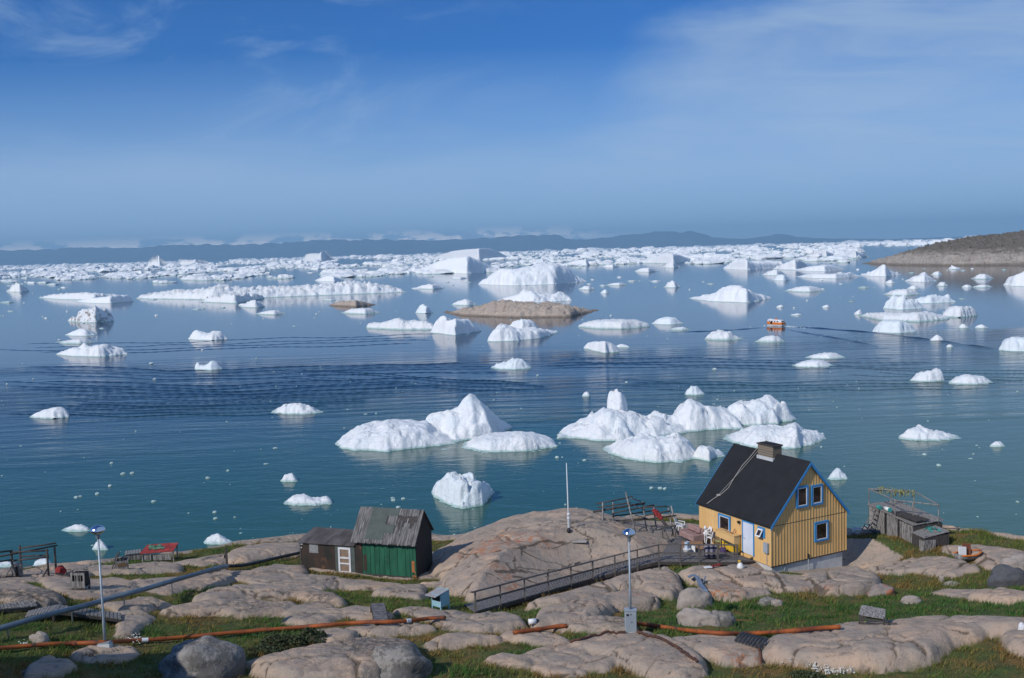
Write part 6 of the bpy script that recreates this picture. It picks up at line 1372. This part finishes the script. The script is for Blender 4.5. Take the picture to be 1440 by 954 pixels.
def misc():
    p=dk(993,762); o=empty('bag_pile',p+Z3*.44,.3,'pale plastic bags heaped on a white garden chair','bags')
    for q,(x,y,z,r) in enumerate(((0,0,.05,.2),(.05,.05,.25,.15),(-.05,.0,.4,.1))): MB().lathe([(r*.6,-.05),(r,.03),(r*.9,.12),(r*.3,.2)],(x,y,z),9).build('bag',MT['plastic'],o,True)
    p=dk(1012,768.5); o=empty('barrel',p,0,'brown round barrel with green netting by the house wall','barrel'); MB().lathe([(.2,0),(.27,.15),(.28,.4),(.24,.62),(.2,.64)],(0,0,0),14).build('barrel_body',mat('brown_barrel',(.2,.13,.06),(.11,.08,.04),4,.8,.2),o,True); MB().lathe([(.24,.3),(.295,.34),(.295,.42),(.24,.46)],(0,0,0),14).build('hoop',MT['ynet'],o,True)
    b=HW(-.56,2.62,.25); t=empty('storage_bench',b,HA,'yellow painted storage box against the front wall of the house','storage box')
    MB().b2((0,0,.0),(.5,1.75,.5)).build('lower_box',MT['yellow2'],t); MB().b2((0,0,.5),(.5,1.75,1.02)).build('upper_box',MT['yellow'],t); MB().b2((-.04,-.04,1.02),(.53,1.79,1.06)).build('lid',MT['yellow'],t)
    a=empty('antlers',HW(-.35,3.0,1.33),.4,'pair of reindeer antlers lying on the yellow storage box','antlers'); m=MB(); random.seed(2)
    for s in (-1,1):
        pts=[(0,0,0),(s*.15,.1,.12),(s*.32,.25,.16),(s*.42,.45,.26)]; m.tube(pts,[.03,.028,.022,.01],6)
        for k in (1,2): m.tube([pts[k],(pts[k][0]+s*.05,pts[k][1]-.15,pts[k][2]+.14)],[.02,.008],5)
    m.build('antler',MT['antler'],a,True)
    p=dk(966,779); o=empty('wash_tub',p,.5,'white and blue washing things stacked on the terrace edge behind the railing','household items')
    MB().lathe([(.18,0),(.24,.3),(.25,.32),(.2,.3)],(0,0,0),12).build('tub',MT['plastic'],o,True); MB().box((.1,.1,.5),(.3,.2,.4),.4).build('folded_cloth',mat('pale_blue_cloth',(.3,.42,.55),(.5,.55,.62),5,.9,.1),o); MB().box((.45,0,.2),(.1,.35,.45),.4).build('white_board',MT['plastic'],o)
    p=dk(975,773); o=MB().b2((-.7,-.05,.02),(.6,.05,.5)).build('cardboard',mat('brown_cardboard',(.3,.17,.1),(.24,.14,.08),3,.85,.1),None,loc=p); o.rotation_euler=(R_(-12),0,R_(-4)); tag(o,'brown cardboard sheet lying behind the railing on the terrace','cardboard')
    p=dk(1017,776); o=lump('purple_bag',1017,780,.4,.25,.35,mat('purple_cloth',(.1,.06,.16),(.06,.04,.1),4,.9,.2),'small purple bag at the foot of the yellow storage box','bag',51); o.location=[float(c) for c in p+Z3*.05]
    m=MB(); b=HW(-.62,2.2,.25); t=empty('broken_rail',b,HA,'dark wooden trestle bar in front of the yellow storage box','trestle'); MB().beam((-.25,.0,.62),(-.25,1.3,.72),.07,.06).build('bar',MT['wood_dark'],t); MB().beam((-.25,1.25,0),(-.25,1.25,.7),.06).beam((-.25,.05,0),(-.25,.05,.62),.06).build('leg',MT['wood_dark'],t)
    g=G(1001,799); t=empty('snow_shovel',g+Z3*.05,R_(15),'red and white shovel lying on the rock under the terrace','shovel'); MB().b2((-.45,-.14,0),(-.02,.14,.05)).build('blade',MT['plastic'],t,bevel=.01); MB().beam((-.02,0,.04),(.55,.04,.1),.12,.06).build('handle',MT['redcloth'],t)
    g=G(1041,799); t=empty('bag',g,0,'white plastic bag with a yellow top on the rock by the terrace corner','bag'); MB().lathe([(.26,-.05),(.28,.1),(.2,.3),(.08,.45),(.03,.5)],(0,0,0),10).build('bag_body',MT['plastic'],t,True); MB().lathe([(.04,.4),(.12,.5),(.14,.58),(.02,.62)],(-.05,0,0),8).build('yellow_top',MT['yellow2'],t,True); t.scale=(.72,.72,.72)
misc()
# ------------------------------------------------------------------ lifeboat and its wake
def boat():
    c=at_z(1090,458.5,0); hd=math.atan2(c[1],c[0])+R_(52); t=empty('lifeboat',c,hd,'orange and white covered boat motoring away to the left across the bay','boat')
    L=8.2; V=[]; n=11; xs=np.linspace(-L/2,L/2,14)
    def bw(x): q=(x+L/2)/L; return 1.6*min(1,(.72+q*1.2))*(1-max(0,(q-.62)/.38)**2.2)
    for zz,k in ((-.3,.55),(.25,.85),(.75,1.0)):
        pass
    def shell(levels,nm,m):
        Vv=[];Ff=[]; nx=len(xs); ring=[]
        for (z,k,xo) in levels:
            for x in xs: Vv.append((x*xo,bw(x)*k+.01,z+.25*max(0,(x/L*2))**2*(z>0)))
            for x in xs[::-1]: Vv.append((x*xo,-bw(x)*k-.01,z+.25*max(0,(x/L*2))**2*(z>0)))
        m2=2*nx
        for i in range(len(levels)-1):
            for j in range(m2): Ff.append((i*m2+j,i*m2+(j+1)%m2,(i+1)*m2+(j+1)%m2,(i+1)*m2+j))
        Ff.append(tuple(range(m2))[::-1]); Ff.append(tuple((len(levels)-1)*m2+j for j in range(m2)))
        return MB().add(Vv,Ff).build(nm,m,t)
    shell([(-.3,.6,.9),(.1,.85,.96),(.62,.98,1)],'hull',MT['plastic']); shell([(.62,.985,1),(.9,1.02,1.01),(1.55,.98,.985)],'orange_band',MT['orangep'])
    shell([(1.55,.93,.95),(2.1,.85,.88),(2.5,.6,.72),(2.55,.3,.5)],'cabin',MT['white'])
    for x in (-2.2,-.9,.4,1.7):
        for s in (-1,1): MB().box((x,s*(bw(x)*.885+.02),1.9),(.7,.08,.4)).build('window',MT['glass'],t)
    MB().box((-L*.44,.55,1.95),(.5,.7,.4)).box((-L*.44,-.55,1.95),(.5,.7,.4)).build('stern_window',MT['glass'],t)
    for y in (-.9,.9): MB().box((-L/2+.0,y,1.15),(.2,.5,.35)).build('stern_opening',MT['dark'],t)
    MB().box((.6,1.58,1.35),(.9,.14,1.1)).build('door',MT['dark'],t)
    h=MB().lathe([(.5,0),(.5,.4),(.3,.5),(.05,.52)],(-.6,0,2.5),12).build('hatch',MT['orangep'],t,True); MB().tube([(-.9,0,2.9),(-.95,0,3.7)],.04,6).build('mast',MT['metal'],t)
    V=[];Ff=[]
    d=np.array([math.cos(hd),math.sin(hd)]); pr=np.array([-d[1],d[0]])
    m=mat('foam',(.55,.62,.66),(.4,.5,.56),1.2,.7,.3)
    o=MB(); random.seed(8)
    for k in range(26):
        q=random.random(); s=random.choice((-1,1)); p=c[:2]-d*(4+q*9)+pr*s*(.8+q*1.5)*random.uniform(.1,1.2); r=random.uniform(.4,1.1)*(1-.5*q); o.lathe([(r,-.05),(r*.8,.07),(r*.3,.12)],(p[0]-c[0],p[1]-c[1],0),7)
    for k in range(16):
        q=random.random(); s=random.choice((-1,1)); p=c[:2]+d*(3.6-q*7)+pr*s*(1.6+q*.5); r=random.uniform(.3,.6); o.lathe([(r,-.05),(r*.8,.1),(r*.3,.2)],(p[0]-c[0],p[1]-c[1],0),7)
    t.scale=(.8,.8,.8)
    tag(o.build('wake_foam',m,None,True,loc=c),'white foam around the stern of the orange boat','foam',kind='stuff')
boat()
def ridge(pts,w,h,name='water_wake'):
    """a low long swell: real raised water"""
    P=[at_z(x,y,0) for x,y in pts]; Q=[]
    for a,b in zip(P[:-1],P[1:]):
        for k in range(8): Q.append(a+(b-a)*k/8)
    Q.append(P[-1]); Q=np.array(Q); n=len(Q); V=[]; K=9
    for i,p in enumerate(Q):
        d=Q[min(i+1,n-1)]-Q[max(i-1,0)]; d/=np.linalg.norm(d); s=np.array([-d[1],d[0],0]); f=min(1,i/6,(n-1-i)/6)
        for k in range(K):
            q=(k/(K-1)*2-1); ww=w*(1+.2*math.sin(i*.7)); V.append(p+s*q*ww+Z3*(.004+h*f*math.exp(-(q*2.2)**2)*(1-.3*math.sin(i*1.3))))
    o=mesh_np(name,np.array(V),grid_faces(K,n),MT['sea']); tag(o,kind='structure')
ridge([(1104,459),(1150,462),(1230,468),(1300,477),(1370,487),(1450,497)],2.0,.26)
ridge([(1098,461),(1130,468),(1190,478),(1260,492)],1.6,.2)
ridge([(1078,460),(1050,463),(1000,466),(930,468)],1.6,.18)
for pts,w,h in (([(0,520),(120,523),(250,528),(380,524),(560,519),(720,517)],1.1,.3),([(0,540),(150,545),(300,549),(450,543),(620,536)],1.1,.3),([(60,560),(220,565),(400,562),(560,556)],1.0,.26),([(760,512),(950,510),(1110,513),(1300,511)],1.2,.28),([(0,490),(200,489),(420,482),(640,476)],1.4,.3),([(380,526),(520,531),(660,541),(780,546)],1.0,.26),([(880,540),(1050,545),(1250,541),(1440,540)],1.0,.24),([(0,575),(180,579),(360,577),(470,572)],.9,.22),([(1180,520),(1330,527),(1460,529)],1.1,.24)):
    for k in range(4):
        px=np.linspace(pts[0][0]+random.uniform(-20,60),pts[-1][0]+random.uniform(-60,20),22); py=np.interp(px,[p[0] for p in pts],[p[1] for p in pts])+(k-1.5)*4.2+2.2*noise(px*.012+k*7.7,px*0+w*9,501)
        ridge(list(zip(px,py)),w*random.uniform(.55,.85),h*random.uniform(.18,.36),'water_swell')
# ------------------------------------------------------------------ shrubs and cotton grass
def shrub(px,yb_,w,h,d,label,n=900,seed=1):
    g=G(px,yb_); r=np.random.RandomState(seed); t=empty('shrub',g,0,label,'shrub'); V=[];Fq=[]
    for k in range(n):
        a=r.uniform(0,6.28); q=r.rand()**.5; x=math.cos(a)*q*w/2; y=math.sin(a)*q*d/2; top=h*(1-q*q)**.5*(.7+.5*float(noise(x*1.3+seed,y*1.3,401)+.5)); z=top*r.uniform(.3,1); s=r.uniform(.04,.09); u=r.normal(size=3); u/=np.linalg.norm(u); v=np.cross(u,r.normal(size=3)); v/=np.linalg.norm(v)
        p=np.array([x,y,z+float(gz(g[0]+x,g[1]+y))-g[2]]); i=len(V); V+=[p-u*s,p+v*s*.5,p+u*s,p-v*s*.5]; Fq.append((i,i+1,i+2,i+3))
    mesh_np('foliage',np.array(V),Fq,MT['leaf'],t,smooth=False)
    m=MB()
    for k in range(14): a=r.uniform(0,6.28); m.tube([(0,0,-.1),(math.cos(a)*w*.2,math.sin(a)*d*.2,h*.4),(math.cos(a)*w*.36,math.sin(a)*d*.36,h*.6)],.012,4)
    m.build('stem',MT['twig'],t)
shrub(400,912,2.3,.6,1.6,'dark green dense shrub under the orange pipe, its left half',1500,3)
shrub(434,906,1.6,.5,1.3,'dark green dense shrub under the orange pipe, its right end by the pale rock',1000,4)
shrub(1135,954,1.5,.26,.9,'brown green low shrub below the long smooth rock beside white tufts',900,5)
shrub(372,918,1.6,.4,1.2,'olive low shrub in front of the dark green ones',900,6)
def tufts(pts,name):
    r=np.random.RandomState(3); V=[];Fq=[]
    for px,py,sx,sy,n in pts:
        for k in range(n):
            p=G(px+r.normal()*sx,py+8+r.normal()*sy)
            if float(bil(GR,p[0],p[1]))>.5: continue
            z=p[2]+r.uniform(.12,.3); s=r.uniform(.018,.04); c=np.array([p[0],p[1],z]); i=len(V)
            V+=[c+np.array(q)*s for q in ((1,0,0),(-1,0,0),(0,1,0),(0,-1,0),(0,0,1),(0,0,-1))]; Fq+=[(i+a,i+b,i+e) for a,b,e in ((0,2,4),(2,1,4),(1,3,4),(3,0,4),(2,0,5),(1,2,5),(3,1,5),(0,3,5))]
    o=mesh_np(name,np.array(V),Fq,MT['flower'],None,False); tag(o,'white cotton grass tufts dotted in the grass','cotton grass',kind='stuff')
tufts([(1150,938,5,2.5,60),(1165,943,6,2,45),(1185,943,8,1.5,35),(1255,932,8,1.5,45),(1275,928,6,1.5,35),(192,897,6,2.5,32),(478,951,9,3,70),(500,946,6,2,40),(37,905,5,2,16),(1300,862,6,2,12),(1115,930,6,1.5,12)],'cotton_grass')
